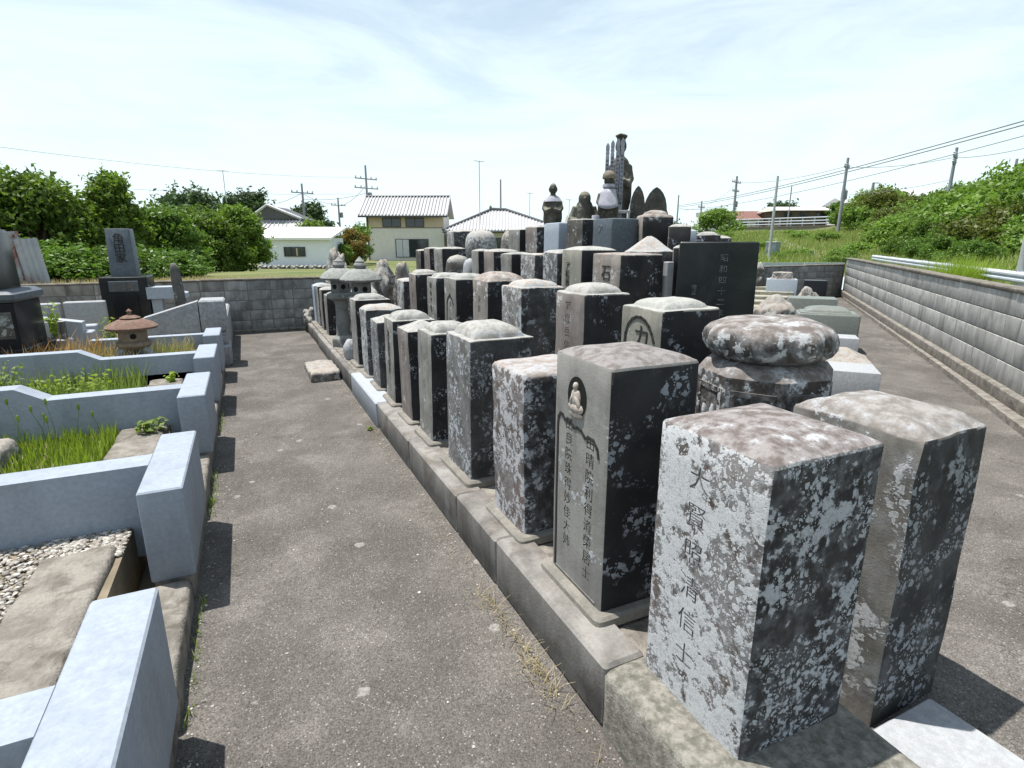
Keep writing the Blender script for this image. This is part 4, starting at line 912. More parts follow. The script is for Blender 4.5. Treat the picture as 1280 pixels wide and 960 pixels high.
# white shed
p, q = (.90, 41.57), (5.27, 39.52); rz, L_ = frame_at(p, q)
t = thing('white_shed', 'low white shed with a white metal roof behind the far wall', 'shed', (p[0], p[1], .0), rz)
MB().box(0,0,-.1,L_,3.0,1.98).build('wall', M['white'], t, None)
r_ = MB().add([(-.35,-.35,1.86),(L_+.2,-.35,1.86),(L_+.2,3.3,2.62),(-.35,3.3,2.62),(-.35,-.35,2.0),(L_+.2,-.35,2.0),(L_+.2,3.3,2.76),(-.35,3.3,2.76)], [(0,3,2,1),(4,5,6,7),(0,1,5,4),(1,2,6,5),(2,3,7,6),(3,0,4,7)]).build('roof', M['whroof'], t, None)
window(t, 1.75, .78, 3.15, 1.40, -.03, 3)
MB().box(2.55,-.045,.83,2.72,-.042,1.35).build('curtain', M['tan'], t, None)
rb = thing('rubble_footing', 'row of dark rubble stones at the foot of the white shed', 'stone row', (p[0], p[1], .0), rz)
for i in range(16):
    rock('rubble_stone', None, (.0+i*.30, -.45, .04), (.19,.16,.20), 'gDk', 60+i % 4, parent=rb)
# two-storey house
def ribs(m, a, b, c, d, n, r=.05):
    """round tile ribs from edge a-b (eave) to edge d-c (ridge)"""
    a, b, c, d = map(Vector, (a, b, c, d))
    for i in range(n+1): u = i/n; m.tube([a.lerp(b, u)+Vector((0,0,r*.3)), d.lerp(c, u)+Vector((0,0,r*.3))], r, 6)
p, q = (10.88, 55.67), (17.53, 52.54); rz, L_ = frame_at(p, q)
t = thing('two_storey_house', 'beige two-storey house with a silver tiled gable roof', 'house', (p[0], p[1], -.2), rz)
MB().box(0,0,-.3,L_,5.0,4.42).build('wall', M['beige'], t, None)
prism = MB().add([(-.06,0,4.42),(-.06,5.0,4.42),(-.06,2.5,5.85),(.2,0,4.42),(.2,5,4.42),(.2,2.5,5.85)], [(0,2,1),(3,4,5),(0,3,5,2),(1,2,5,4),(0,1,4,3)]); prism.build('gable_wall', M['beige'], t, None)
rf = MB().add([(-.55,-.75,4.22),(L_+.45,-.75,4.22),(L_+.45,2.5,6.1),(-.55,2.5,6.1),(-.55,5.75,4.22),(L_+.45,5.75,4.22),(-.55,-.75,4.34),(L_+.45,-.75,4.34),(L_+.45,2.5,6.22),(-.55,2.5,6.22),(-.55,5.75,4.34),(L_+.45,5.75,4.34)],
   [(0,3,2,1),(3,4,5,2),(6,7,8,9),(9,8,11,10),(0,1,7,6),(4,10,11,5),(1,2,8,7),(2,5,11,8),(0,6,9,3),(3,9,10,4)]).build('roof', M['tile'], t, None)
m = MB(); ribs(m, (-.5,-.75,4.36), (L_+.4,-.75,4.36), (L_+.4,2.45,6.22), (-.5,2.45,6.22), 26, .075); stuff(m.build('tile_ribs', M['tile'], rf, 60))
MB().box(-.55,2.38,6.2,L_+.45,2.62,6.36,.03).build('ridge', M['tiled'], rf); MB().box(-.56,-.82,4.16,L_+.46,-.72,4.28).build('gutter', M['frame'], rf, None)
MB().box(.0,-.03,3.25,L_,-.005,4.2).build('tan_band', M['tan'], t, None)
window(t, 1.55, 3.3, 3.3, 4.12, -.05, 2); window(t, 3.75, 3.3, 5.5, 4.12, -.05, 2)
MB().box(-.01,-.035,3.2,L_+.01,-.01,3.26).build('belt_trim', M['frame'], t, None)
window(t, 2.7, .5, 5.85, 2.2, -.04, 3)
for k in range(2): MB().box(2.78+k*.62,-.11,.55,3.36+k*.62,-.085,2.15).build('shutter', M['alu'], t, None)
MB().tube([(.15,-.1,-.1),(.15,-.1,4.2)], .05, 8).build('drain_pipe', M['frame'], t)
window_side = MB().box(-.06,.8,3.1,-.01,2.0,4.1).build('side_window', M['frame'], t, None); MB().box(-.06,.8,.4,-.01,2.2,2.2).build('side_shutter', M['alu'], t, None)
# bungalow with hip roof
p, q = (16.9, 49.9), (26.5, 45.4); rz, L_ = frame_at(p, q)
t = thing('tiled_bungalow', 'single-storey house with a grey tiled hip roof right of the beige house', 'house', (p[0], p[1], -.1), rz)
MB().box(.4,.4,-.3,L_-.4,7,2.75).build('wall', M['beige'], t, None)
ev = [(-.3,-.4,2.72),(L_+.3,-.4,2.72),(L_+.3,7.6,2.72),(-.3,7.6,2.72)]; r1, r2_ = (3.9,3.6,4.75), (L_-5.2,3.6,4.75)
rf = MB().add(ev+[(x,y,z+.12) for x,y,z in ev]+[r1, r2_], [(0,3,2,1),(4,5,9,8),(5,6,9),(6,7,8,9),(7,4,8),(0,1,5,4),(1,2,6,5),(2,3,7,6),(3,0,4,7)]).build('roof', M['tile'], t, None)
m = MB(); n = 38
for i in range(n+1):
    u = i/n; x = -.3+(L_+.6)*u
    yr = 1.0 if r1[0] <= x <= r2_[0] else ((x+.3)/(r1[0]+.3) if x < r1[0] else (L_+.3-x)/(L_+.3-r2_[0]))
    if yr > .03: m.tube([(x,-.4,2.86),(x,-.4+4.0*yr,2.86+1.9*yr)], .07, 6)
stuff(m.build('tile_ribs', M['tile'], rf, 60))
m = MB()
for a, b in ((ev[0], r1), (ev[1], r2_), (r1, r2_)): m.tube([(a[0],a[1],a[2]+.16),(b[0],b[1],b[2]+.10)], .13, 8)
m.build('ridge', M['tiled'], rf); MB().lathe([(.12,0),(.16,.1),(.10,.35),(.02,.45)], 10, (r1[0], r1[1], 4.8)).build('ridge_end', M['tiled'], rf)
MB().box(-.3,-.46,2.62,L_+.3,-.38,2.74).build('gutter', M['frame'], rf, None)
for x in (1.2, 3.6, 6.4): window(t, x, .3, x+1.8, 2.2, .36, 2)
# temple-like house far left
p, q = (1.0, 60.3), (4.6, 58.6); rz, L_ = frame_at(p, q)
t = thing('old_house', 'dark old house with a gabled hip tiled roof above the white shed', 'house', (p[0], p[1], -.1), rz)
MB().box(.5,0,-.3,L_+.6,5,3.2).build('wall', M['frame'], t, None); MB().box(.48,-.02,2.2,L_+.62,-.005,2.5).build('pale_band', M['white'], t, None)
rf = MB().add([(-.6,-1,3.1),(L_+1.4,-1,3.1),(L_+.3,.6,4.0),(.3,.6,4.0),(-.6,6,3.1),(L_+1.4,6,3.1),(L_+.3,4.4,4.0),(.3,4.4,4.0)], [(0,1,2,3),(1,5,6,2),(5,4,7,6),(4,0,3,7),(0,4,5,1),(3,2,6,7)]).build('lower_roof', M['tile'], t, None)
MB().add([(-.2,.2,3.95),(L_+.7,.2,3.95),(1.7,.0,5.15),(-.2,4.6,3.95),(L_+.7,4.6,3.95),(1.7,4.8,5.15)], [(0,1,2),(3,5,4),(0,2,5,3),(1,4,5,2),(0,3,4,1)]).build('upper_roof', M['tiled'], t, None)
m = MB(); m.tube([(-.3,.0,3.95),(1.7,-.1,5.22),(L_+.8,.0,3.95)], .14, 8); m.build('gable_trim', M['tile'], t, 60)
m = MB(); ribs(m, (-.6,-1,3.12), (L_+1.4,-1,3.12), (L_+.3,.6,4.02), (.3,.6,4.02), 14, .06); stuff(m.build('tile_ribs', M['tile'], rf, 60))
# far buildings on the right
def far_house(label, p, q, z, hw, dep, wall, roof, rh, name='far_house', nwin=3, flat=False, hip=.0):
    rz, L_ = frame_at(p, q); t = thing(name, label, 'house', (p[0], p[1], z), rz)
    MB().box(0,0,-1,L_,dep,hw).build('wall', M[wall], t, None)
    if flat: MB().box(-.15,-.15,hw,L_+.15,dep+.15,hw+.2).build('roof', M[roof], t, None)
    else: MB().add([(-.5,-.5,hw-.1),(L_+.5,-.5,hw-.1),(L_+.5,dep+.5,hw-.1),(-.5,dep+.5,hw-.1),(-.5+hip,dep/2,hw+rh),(L_+.5-hip,dep/2,hw+rh)], [(0,3,2,1),(0,1,5,4),(2,3,4,5),(1,2,5),(3,0,4)]).build('roof', M[roof], t, None)
    for k in range(nwin):
        x = L_*(k+.5)/nwin; window(t, x-.5, hw*.42, x+.5, hw*.75, -.03, 2)
    return t
far_house('white flat-roofed building far behind the black slab', (72.9,76.2), (75.6,74.9), 3.4, 3.4, 6, 'white', 'white', 0, 'far_building', 2, True)
far_house('grey building with a brown roof right of the white flat-roofed one', (76.0,75.2), (80.5,73.0), 3.4, 2.6, 6, 'alu', 'redroof', 1.0, 'far_house', 2)
far_house('low house with a red-brown roof behind the white roadside fence', (62.3,59.4), (66.2,57.5), 3.3, 1.5, 5, 'beige', 'redroof', 1.2, 'far_house', 2)
far_house('shed under a bright blue roof beside the red-roofed house', (66.4,57.5), (68.4,56.5), 3.3, 1.4, 4, 'white', 'blueroof', .9, 'far_house', 1)
far_house('wide brown house with a pale low roof behind the roadside fence', (63.5,53.3), (69.0,50.6), 4.3, 1.5, 6, 'bark', 'whroof', .5, 'far_house', 3)
far_house('cream house right of the wide brown house, behind the hillside shrubs', (75.0,52.0), (82.0,48.6), 4.6, 2.2, 6, 'beige', 'tile', .9, 'far_house', 3)
far_house('white house half hidden by the hillside shrubs', (74.0,43.0), (80.0,40.0), 4.6, 2.6, 6, 'white', 'alu', .9, 'far_house', 3)
far_house('grey roofed shed peeping over the hillside', (92.0,46.0), (100.0,42.0), 5.2, 2.8, 6, 'alu', 'tile', .7, 'far_house', 3)
far_house('pale distant building behind the lone statue', (52.0,86.0), (60.0,82.4), .0, 5.2, 8, 'alu', 'tile', 1.4, 'far_building', 4)
# retaining wall and white fence along the far road
rz, L_ = frame_at((53.8,52.6), (57.5,39.2))
t = thing('retaining_wall', 'low concrete retaining wall below the white roadside fence', 'wall', (53.8,52.6,1.8), rz); MB().box(0,-.3,-1,L_,.3,1.55).build('wall_body', M['conc'], t, None); MB().box(0,-.36,1.55,L_,.36,1.66).build('coping', M['cap'], t, None)
t = thing('road_fence', 'white pipe guard fence along the far road', 'fence', (53.8,52.6,3.44), rz)
for i in range(12): x = .1+i*(L_-.2)/11; MB().box(x-.05,-.05,0,x+.05,.05,.95).build('fence_post', M['rail'], t, None)
for z in (.25,.55,.88): MB().tube([(0,-.07,z),(L_,-.07,z)], .06, 8).build('fence_rail', M['rail'], t)

# ================================================================ POLES AND WIRES
def pole(label, x, y, zt, r=.16, arms=(), trans=None, lamp=None, name='utility_pole', mat='pole', zb=None, cat='pole', arm_rz=.4, grp='utility poles'):
    zb = terrain(x, y)-.1 if zb is None else zb
    t = thing(name, label, cat, (x, y, zb), arm_rz, grp); hh = zt-zb
    MB().tube([(0,0,0),(0,0,hh*.5),(0,0,hh)], [r*.92, r*.8, r*.62], 12).build('shaft', M[mat], t)
    for dz, ln in arms:
        a = MB().box(-ln/2,-.05,hh-dz-.05,ln/2,.05,hh-dz+.05).build('crossarm', M[mat], t, None)
        for k in (-1, -.5, .5, 1): MB().lathe([(.05,0),(.09,.05),(.05,.12),(.08,.17),(.03,.24)], 8, (k*ln*.47, 0, hh-dz+.05)).build('insulator', M['alu'], a)
    if trans: MB().lathe([(.2,0),(.22,.05),(.22,.65),(.15,.72)], 12, (r+.22, 0, hh-trans)).build('transformer', M[mat], t)
    if lamp: MB().tube([(0,0,hh-lamp),(-.7,-.3,hh-lamp+.35),(-1.1,-.5,hh-lamp+.3)], .035, 6).build('lamp_arm', M['steel'], t); MB().ell((-1.25,-.55,hh-lamp+.26), (.28,.13,.08), 10).build('street_lamp', M['alu'], t)
    return t
pole('tall concrete utility pole with two crossarms above the beige house roof', 12.1, 60.6, 9.25, .15, ((1.3,2.6),(2.2,2.8)), 3.3)
pole('utility pole with one crossarm behind the white shed', 6.12, 63.4, 7.5, .15, ((.9,2.4),), None)
pole('small distant utility pole between the old house and the shed pole', 2.9, 92.0, 8.4, .16, ((1.2,2.6),), None)
pole('distant utility pole with a transformer left of the beige house', 12.5, 82.5, 7.6, .16, ((1.0,2.2),), 2.6)
pole('dark plain post rising behind the tiled bungalow', 24.5, 54.8, 7.9, .13, (), None)
pole('utility pole behind the red-roofed house, far right of the black slab', 54.0, 52.0, 9.3, .19, ((.7,2.6),(1.7,2.0)), 3.5)
pole('distant utility pole above the white flat-roofed building', 62.0, 66.0, 7.6, .16, ((.9,2.2),), None)
pole('plain steel post standing in the grass beyond the far wall', 23.35, 19.97, 4.75, .085, (), None, None, 'steel_post', 'steel', None, 'post', .4, 'utility poles')
pole('utility pole with a lamp behind the middle of the hillside shrubs', 42.2, 29.9, 7.9, .15, ((.7,1.4),), 3.0, 3.6)
pole('utility pole with transformer and crossarm on the hill at right', 44.0, 23.5, 7.85, .14, ((.6,2.0),(1.0,1.4)), 3.1, 3.6)
pole('leaning lamp pole between the two hillside utility poles', 58.9, 38.6, 7.6, .2, (), None, .4)
pole('farthest right utility pole on top of the hill', 65.8, 29.9, 9.2, .17, ((1.0,2.8),(1.7,2.4)), None)
pole('thick pale pole cut by the right edge of the picture', 11.16, 4.72, 6.5, .055, (), None, None, 'steel_post', 'steel', None, 'post', .4, 'utility poles')
pole('thin blue-grey post left of the far white building', 41.0, 47.0, 6.4, .10, (), None, None, 'steel_post', 'pole', None, 'post', .4, 'utility poles')
pole('thin pole before the wide brown house', 61.0, 50.0, 8.3, .10, (), None)
pole('second thin pole before the cream house', 66.0, 46.5, 7.9, .10, (), None)
def antenna(label, x, y, zb, zt):
    t = thing('tv_antenna', label, 'antenna', (x, y, zb), .3, 'television antennas'); h_ = zt-zb
    MB().tube([(0,0,0),(0,0,h_)], .035, 6).build('mast', M['steel'], t)
    m = MB(); m.tube([(-.55,0,h_-.05),(.55,0,h_-.05)], .022, 5)
    for k in range(6): m.tube([(-.5+.2*k,-.22,h_-.05),(-.5+.2*k,.22,h_-.05)], .014, 4)
    m.build('aerial', M['steel'], t)
antenna('tall thin television antenna on the tiled bungalow', 18.9, 46.7, 3.2, 8.4)
antenna('short television antenna behind the bungalow ridge', 30.5, 60.0, 0, 7.2)
antenna('faint television antenna right of the dark plain post', 31.0, 52.0, 0, 6.0)
antenna('thin television antenna behind the old house roof', -1.0, 66.0, 0, 8.7)
WR = 'overhead wires'
def wire(label, a, b, sag=.5, r=.018):
    a, b = Vector(a), Vector(b); m = MB()
    m.tube([a.lerp(b, i/20)-Vector((0,0,sag*4*(i/20)*(1-i/20))) for i in range(21)], r, 5)
    tag(m.build('overhead_wire', M['wire'], None, 60), label, 'wire', WR)
wire('upper of the twin cables rising to the top right corner', (41,47,5.35), (22.2,9.5,5.42), .35, .020)
wire('lower of the twin cables rising to the top right corner', (41,47,5.2), (22.2,9.5,5.30), .35, .020)
wire('third cable below the twin cables at right', (41,47,4.9), (24.0,10.2,5.25), .5, .014)
wire('cable from the far pole to the lamp pole on the hillside', (54,52,8.6), (42.2,29.9,7.3), .4)
wire('cable between the two hillside utility poles', (42.2,29.9,7.25), (44,23.5,7.25), .25)
wire('cable from the hill pole out of the right edge', (44,23.5,7.2), (40,15.5,7.3), .3)
wire('thin lower cable between the hillside poles', (42.2,29.9,5.2), (44,23.5,5.8), .15, .014)
wire('cable running left from the far pole behind the red roof', (54,52,6.3), (41,47,5.1), .4, .014)
wire('cable between the two distant right poles', (54,52,8.4), (62,66,6.9), .5, .016)
wire('long wire from the beige house pole to the left edge', (11.0,61.1,8.1), (-14,38.2,6.7), .5, .010)
wire('second long wire low above the left trees', (11.0,61.1,6.5), (-20,52,6.2), .5, .012)
wire('wire between the beige house pole and the shed pole', (12.1,60.6,6.6), (6.1,63.4,6.0), .3, .02)
wire('wire between the shed pole and the distant left pole', (6.1,63.4,6.6), (2.9,92,7.2), .5, .022)
wire('wire between the beige house pole and the transformer pole', (12.1,60.6,7.4), (12.5,82.5,6.6), .5, .022)
wire('upper wire from the shed pole to the transformer pole', (6.1,63.4,6.55), (12.5,82.5,6.9), .4, .022)

# guard rail behind the right wall, and the concrete track
t = thing('guard_rail', 'white corrugated guard rail behind the right block wall', 'guard rail')
a = WP+WN*1.25-WT*3.0; nseg = 10
for k in range(nseg):
    p0 = a+WT*(k*2.0); p1 = a+WT*(k*2.0+1.99)
    m = MB(); prof = [(0,.0),(.035,.04),(.0,.085),(.035,.13),(0,.17),(.0,.24)]
    prof = [(0,.04),(.035,.075),(.035,.10),(.0,.13),(.035,.16),(.035,.185),(0,.22)]
    vs = []
    for pp in (p0, p1):
        for off, z in prof+[(o-.006, z) for o, z in prof[::-1]]: q = pp-WN*off; vs.append((q.x, q.y, 1.03+z))
    n = len(vs)//2; m.add(vs, [(i, (i+1) % n, n+(i+1) % n, n+i) for i in range(n)]+[tuple(range(n)), tuple(range(2*n-1, n-1, -1))]).build('rail_beam', M['rail'], t, 20)
    q = p0+WT*.9+WN*.06; MB().tube([(q.x,q.y,terrain(q.x,q.y)-.1),(q.x,q.y,1.26)], .05, 10).build('rail_post', M['rail'], t)
t = thing('guard_rail', 'short white guard rail seen over the far corner of the block walls', 'guard rail')
for k in range(3):
    p0 = Vector((15.6+k*1.5, 15.4-k*.55)); p1 = p0+Vector((1.45,-.53)); n = Vector((.35,.94))
    z = terrain(p0.x, p0.y)
    MB().poly([(p0.x,p0.y),(p1.x,p1.y),(p1.x+n.x*.04,p1.y+n.y*.04),(p0.x+n.x*.04,p0.y+n.y*.04)], z+.12, z+.36).build('rail_beam', M['rail'], t, 20)
    MB().tube([(p0.x+.2,p0.y+.1,z-.2),(p0.x+.2,p0.y+.1,z+.34)], .05, 8).build('rail_post', M['rail'], t)
m = MB(); tp = [(33,25.5),(31,24.6),(30,24.2),(31.5,25.8),(34,28.5),(38,32.2)]; tp = [(27,19.5),(29.5,22.2),(31.0,24.6),(33,27.2),(36.5,31)]
vs = []
for i, (x, y) in enumerate(tp):
    for s in (-.55, .55): xx, yy = x+s*.8, y-s*.6; vs.append((xx, yy, terrain(xx, yy)+.05))
m.add(vs, [(2*i, 2*i+1, 2*i+3, 2*i+2) for i in range(len(tp)-1)]); structure(m.build('track', M['guide'], None, 80))
t = thing('utility_box', 'small blue-grey equipment box beside the steel post', 'box', (25.0, 21.2, terrain(25.0, 21.2)-.05), .4); MB().box(-.35,-.25,0,.35,.25,.85,.02).build('cabinet', M['gBlue'], t); MB().box(-.38,-.28,.85,.38,.28,.90,.01).build('lid', M['alu'], t)

# ================================================================ VEGETATION
RNG = np.random.default_rng(5)
def leaves_mesh(name, pos, nrm, size, mat, aspect=.5, jit=.7, droop=.2, clip=None):
    """one rhombic folded leaf per position"""
    n = len(pos); up = RNG.normal(size=(n, 3)); nr = nrm + jit*RNG.normal(size=(n, 3)); nr /= np.linalg.norm(nr, axis=1)[:, None]+1e-9
    d = np.cross(nr, up); d[:, 2] -= droop; d /= np.linalg.norm(d, axis=1)[:, None]+1e-9
    s = np.cross(d, nr); s /= np.linalg.norm(s, axis=1)[:, None]+1e-9
    L = (size*RNG.uniform(.6, 1.3, n))[:, None]; W = L*aspect
    v = np.empty((n, 4, 3)); v[:, 0] = pos-d*L*.5; v[:, 1] = pos+s*W*.5+nr*L*.06; v[:, 2] = pos+d*L*.5-nr*L*.08; v[:, 3] = pos-s*W*.5+nr*L*.06
    me = bpy.data.meshes.new(name); me.vertices.add(n*4); me.vertices.foreach_set('co', v.reshape(-1))
    me.loops.add(n*4); me.loops.foreach_set('vertex_index', np.arange(n*4, dtype=np.int32)); me.polygons.add(n)
    me.polygons.foreach_set('loop_start', np.arange(0, n*4, 4, dtype=np.int32)); me.polygons.foreach_set('loop_total', np.full(n, 4, dtype=np.int32))
    me.update(calc_edges=True); me.materials.append(mat); return me
def crown_points(blobs, n, lo=.62):
    """leaf positions on uneven shells of many lobes"""
    P, Nn = [], []; wts = np.array([b[3]**2 for b in blobs]); wts = wts/wts.sum()
    for b, wt in zip(blobs, wts):
        k = max(8, int(n*wt)); d = RNG.normal(size=(k, 3)); d /= np.linalg.norm(d, axis=1)[:, None]
        r = b[3]*RNG.uniform(lo, 1.06, k)**.6
        P.append(np.array(b[:3])+d*r[:, None]*np.array([1, 1, b[4] if len(b) > 4 else .85])); Nn.append(d+np.array([0, 0, .35]))
    return np.concatenate(P), np.concatenate(Nn)
def tree_meshes(seed, h, rad, trunk_h, n, leaf, mat, nb=26, cone=0., bottom=.25, aspect=.5):
    rs = np.random.default_rng(seed); blobs = []
    for i in range(nb):
        u = rs.uniform(0, 1)**.8; a = rs.uniform(0, 2*math.pi)
        prof = (math.sin(math.pi*min(1, (.18+.82*u)))**.6 if cone == 0 else (1-u)**.8*(1)+.12)
        rr = rad*prof*math.sqrt(rs.uniform(.15, 1)); z = h*(bottom+(1-bottom)*u*.92)
        br = rad*rs.uniform(.22, .42)*(1-.45*cone*u)
        blobs.append((rr*math.cos(a), rr*math.sin(a), min(z, h-br*.8), br, rs.uniform(.6, .9)))
    blobs.append((0, 0, h-rad*.25, rad*.3, .85))
    P, Nn = crown_points(blobs, n, .45)
    # sprays that break the outline
    tw = [];
    for i in range(int(n/34)):
        b = blobs[rs.integers(len(blobs))]; d = rs.normal(size=3); d[2] = abs(d[2])*.6+rs.normal()*.25; d /= np.linalg.norm(d)
        p0 = np.array(b[:3])+d*b[3]*.85; e = d+np.array([0, 0, .25]); e /= np.linalg.norm(e); ln = rad*rs.uniform(.12, .34)
        for q in range(7): tw.append(p0+e*ln*(q/6)+np.array([0, 0, -.25*ln*(q/6)**2])+rs.normal(size=3)*leaf*.28)
    tw = np.array(tw); P = np.concatenate([P, tw]); Nn = np.concatenate([Nn, np.tile([0, 0, 1.], (len(tw), 1))])
    k = P[:, 2] > .05; P, Nn = P[k], Nn[k]
    crown = leaves_mesh('crown', P, Nn, leaf, mat, aspect)
    m = MB(); m.tube([(0,0,-.3),(.03,.02,trunk_h*.5),(-.03,.04,trunk_h),(0,0,h*.75)], [rad*.085+.03,rad*.07+.02,rad*.05+.015,.015], 8)
    for b in blobs[::3]: m.tube([(0,0,trunk_h*.55),(b[0]*.5,b[1]*.5,(trunk_h*.6+b[2])/2),(b[0],b[1],b[2])], [rad*.04+.01,rad*.025+.008,.008], 5)
    trunk = m.mesh('trunk', M['bark'], 60)
    return crown, trunk
def tree(label, x, y, meshes, s=1, rz=0, name='broadleaf_tree', group=None, zo=0, cat='tree', sz=None):
    t = thing(name, label, cat, (x, y, terrain(x, y)-.02+zo), rz, group); t.scale = (s, s, sz or s)
    link('crown', meshes[0], t); link('trunk', meshes[1], t); return t
LT = 'trees behind the far wall at left'
tree('tall leafy tree at the far left edge, behind the black gravestone', -5.6, 16.6, tree_meshes(1, 2.85, 1.4, .9, 20000, .125, M['tree'], 60, 0, .04))
tree('bushy tree with drooping sprays left of the tall grey gravestone', -4.15, 16.4, tree_meshes(2, 2.2, 1.2, .8, 19000, .125, M['tree'], 60, 0, .03))
tree('pointed light green tree right behind the tall grey gravestone', -2.8, 16.9, tree_meshes(3, 2.4, .95, .8, 18000, .12, M['tree'], 60, .35, .02))
tree('dark leafy tree filling the gap between the left trees', -4.9, 18.4, tree_meshes(4, 2.2, 1.5, .8, 15000, .14, M['treem'], 50, 0, .03))
tree('dark leafy tree right of the pointed light green one', -1.95, 18.3, tree_meshes(24, 1.75, 1.0, .7, 14000, .12, M['treem'], 50, 0, .03))
tree('rounded bright tree directly left of the white shed', -1.15, 21.8, tree_meshes(5, 2.0, 1.2, .8, 20000, .12, M['tree'], 60, 0, .03))
tree('dense bright tree leaning against the left end of the white shed', -.15, 22.4, tree_meshes(6, 2.25, .95, .8, 16000, .12, M['tree'], 55, 0, .03))
tree('darker tree behind the bright one at the left of the shed', -2.4, 22.8, tree_meshes(7, 1.8, 1.2, .8, 12000, .14, M['treem'], 45, 0, .03))
tree('large dark round tree on the skyline left of the old house', -3.6, 66.0, tree_meshes(8, 6.6, 4.2, 2, 9000, .45, M['far'], 26, 0, .2))
tree('dark skyline tree behind the old house roof', 1.6, 77.0, tree_meshes(9, 7.6, 3.6, 2.4, 7000, .5, M['far'], 24, 0, .3))
tree('dark skyline tree behind the shed utility pole', 8.0, 74.0, tree_meshes(10, 6.1, 3.2, 2, 6000, .45, M['far'], 22, 0, .2))
tree('yellow-green clipped tree above the white shed roof', 6.2, 58.0, tree_meshes(11, 3.6, 2.4, 1.2, 5000, .3, M['tree'], 18, 0, .2))
tree('garden tree with bronze foliage between shed and beige house', 7.6, 44.5, tree_meshes(12, 2.7, 1.15, .8, 5000, .16, M['maple'], 20, 0, .15))
tree('green garden tree touching the beige house', 8.7, 47.5, tree_meshes(13, 3.0, 1.5, .8, 6000, .18, M['treem'], 20, 0, .08))
tree('small bright clipped bush at the right end of the white shed', 6.3, 41.2, tree_meshes(14, 1.6, .8, .4, 3500, .13, M['tree'], 14, 0, .08), 1, 0, 'clipped_bush', None, 0, 'bush')
tree('dark green bush behind the clipped bush at the shed', 6.4, 45.5, tree_meshes(15, 2.3, 1.2, .5, 4000, .18, M['treed'], 16, 0, .05), 1, 0, 'clipped_bush', None, 0, 'bush')
tree('round dark tree between the steles and the white far building', 61.0, 70.0, tree_meshes(16, 4.6, 3.6, 1.5, 6000, .45, M['far'], 22, 0, .05))
tree('round topiary tree beside the cream house', 69.5, 49.6, tree_meshes(17, 3.2, 1.3, 1.0, 2500, .28, M['treem'], 12, 0, .2))
tree('far dark tree behind the red-roofed house', 78.0, 66.0, tree_meshes(18, 5.2, 3.4, 2, 4000, .5, M['far'], 18, 0, .1))
tree('bright bushy tree at the left of the roadside retaining wall', 46.5, 46.5, tree_meshes(19, 3.0, 2.2, .8, 6000, .26, M['shrub'], 20, 0, .03))
# hillside shrubs: individuals that share a few crown meshes
kinds = [tree_meshes(30, 2.0, 1.7, .5, 6500, .20, M['shrub'], 26, 0, .02, .62), tree_meshes(31, 1.8, 1.8, .4, 6500, .22, M['shrub'], 28, 0, .02, .62), tree_meshes(32, 2.1, 1.6, .5, 7000, .17, M['treem'], 26, 0, .02), tree_meshes(33, 1.9, 1.7, .5, 6500, .17, M['shrub2'], 26, 0, .02)]
rs = random.Random(11)
spots = []
for s in range(0, 64):
    for dd in range(0, 12):
        ss = 6+s*1.55+rs.uniform(-.6, .6); d = 4.6+dd*2.0+rs.uniform(-.7, .7)+ (1.5 if ss < 20 else 0)
        p = WP+WT*ss+WN*d; spots.append((p.x, p.y, ss, d))
k = 0
cy, sy_ = math.cos(R(25.2)), math.sin(R(25.2))
for x, y, ss, d in spots:
    f_ = x*sy_+y*cy; l_ = x*cy-y*sy_
    if f_ < 6 or abs(l_/f_) > 1.02 or f_ > 62: continue
    if ss > 40 and (int(ss*7+d*3) % 3): continue
    if d > 15 and f_ > 45: continue
    kd = rs.choices([0, 1, 2, 3], [4, 4, 2, 1.3])[0]; sc = rs.choice([.5, .7, .85, 1.0, 1.15, 1.3])*(1.0 if d > 6 else .6)
    tree(['broad-leaved light green shrub on the right hillside', 'broad-leaved bright spreading shrub on the right hillside', 'darker fine-leaved shrub on the right hillside', 'olive brown shrub on the right hillside'][kd], x, y, kinds[kd], sc, rs.uniform(0, 6.28), 'hill_shrub', ['light green hillside shrubs', 'bright spreading hillside shrubs', 'dark hillside shrubs', 'olive hillside shrubs'][kd], -.05, 'shrub', sc*rs.uniform(.70, 1.25)); k += 1
for i in range(34):
    ss = rs.uniform(15, 46); d = rs.uniform(-7.5, 3.2); p = WP+WT*ss+WN*d
    if p.y < 13.2 or (29 < p.x < 35 and 20 < p.y < 29): continue
    kd = i % 2; sc = rs.uniform(.16, .34)
    tree('low bright vine clump on the grassy slope beyond the far wall', p.x, p.y, kinds[kd], sc*1.5, rs.uniform(0, 6.28), 'vine_clump', 'low vine clumps on the grassy slope', -.03, 'shrub', sc)
for i, (x, y, sc) in enumerate(((-6.0, 13.6, .75), (-4.9, 13.5, .62), (-3.9, 13.7, .66), (-3.0, 13.6, .55), (-2.2, 13.9, .55), (-1.5, 14.6, .48))):
    tree('low leafy bush on top of the far wall, '+('leftmost', 'second from left', 'third from left', 'fourth from left', 'fifth from left', 'rightmost')[i]+' of six', x, y, kinds[2], sc, i*1.7, 'wall_bush', 'bushes along the top of the far wall', -.05, 'bush', sc*.62)
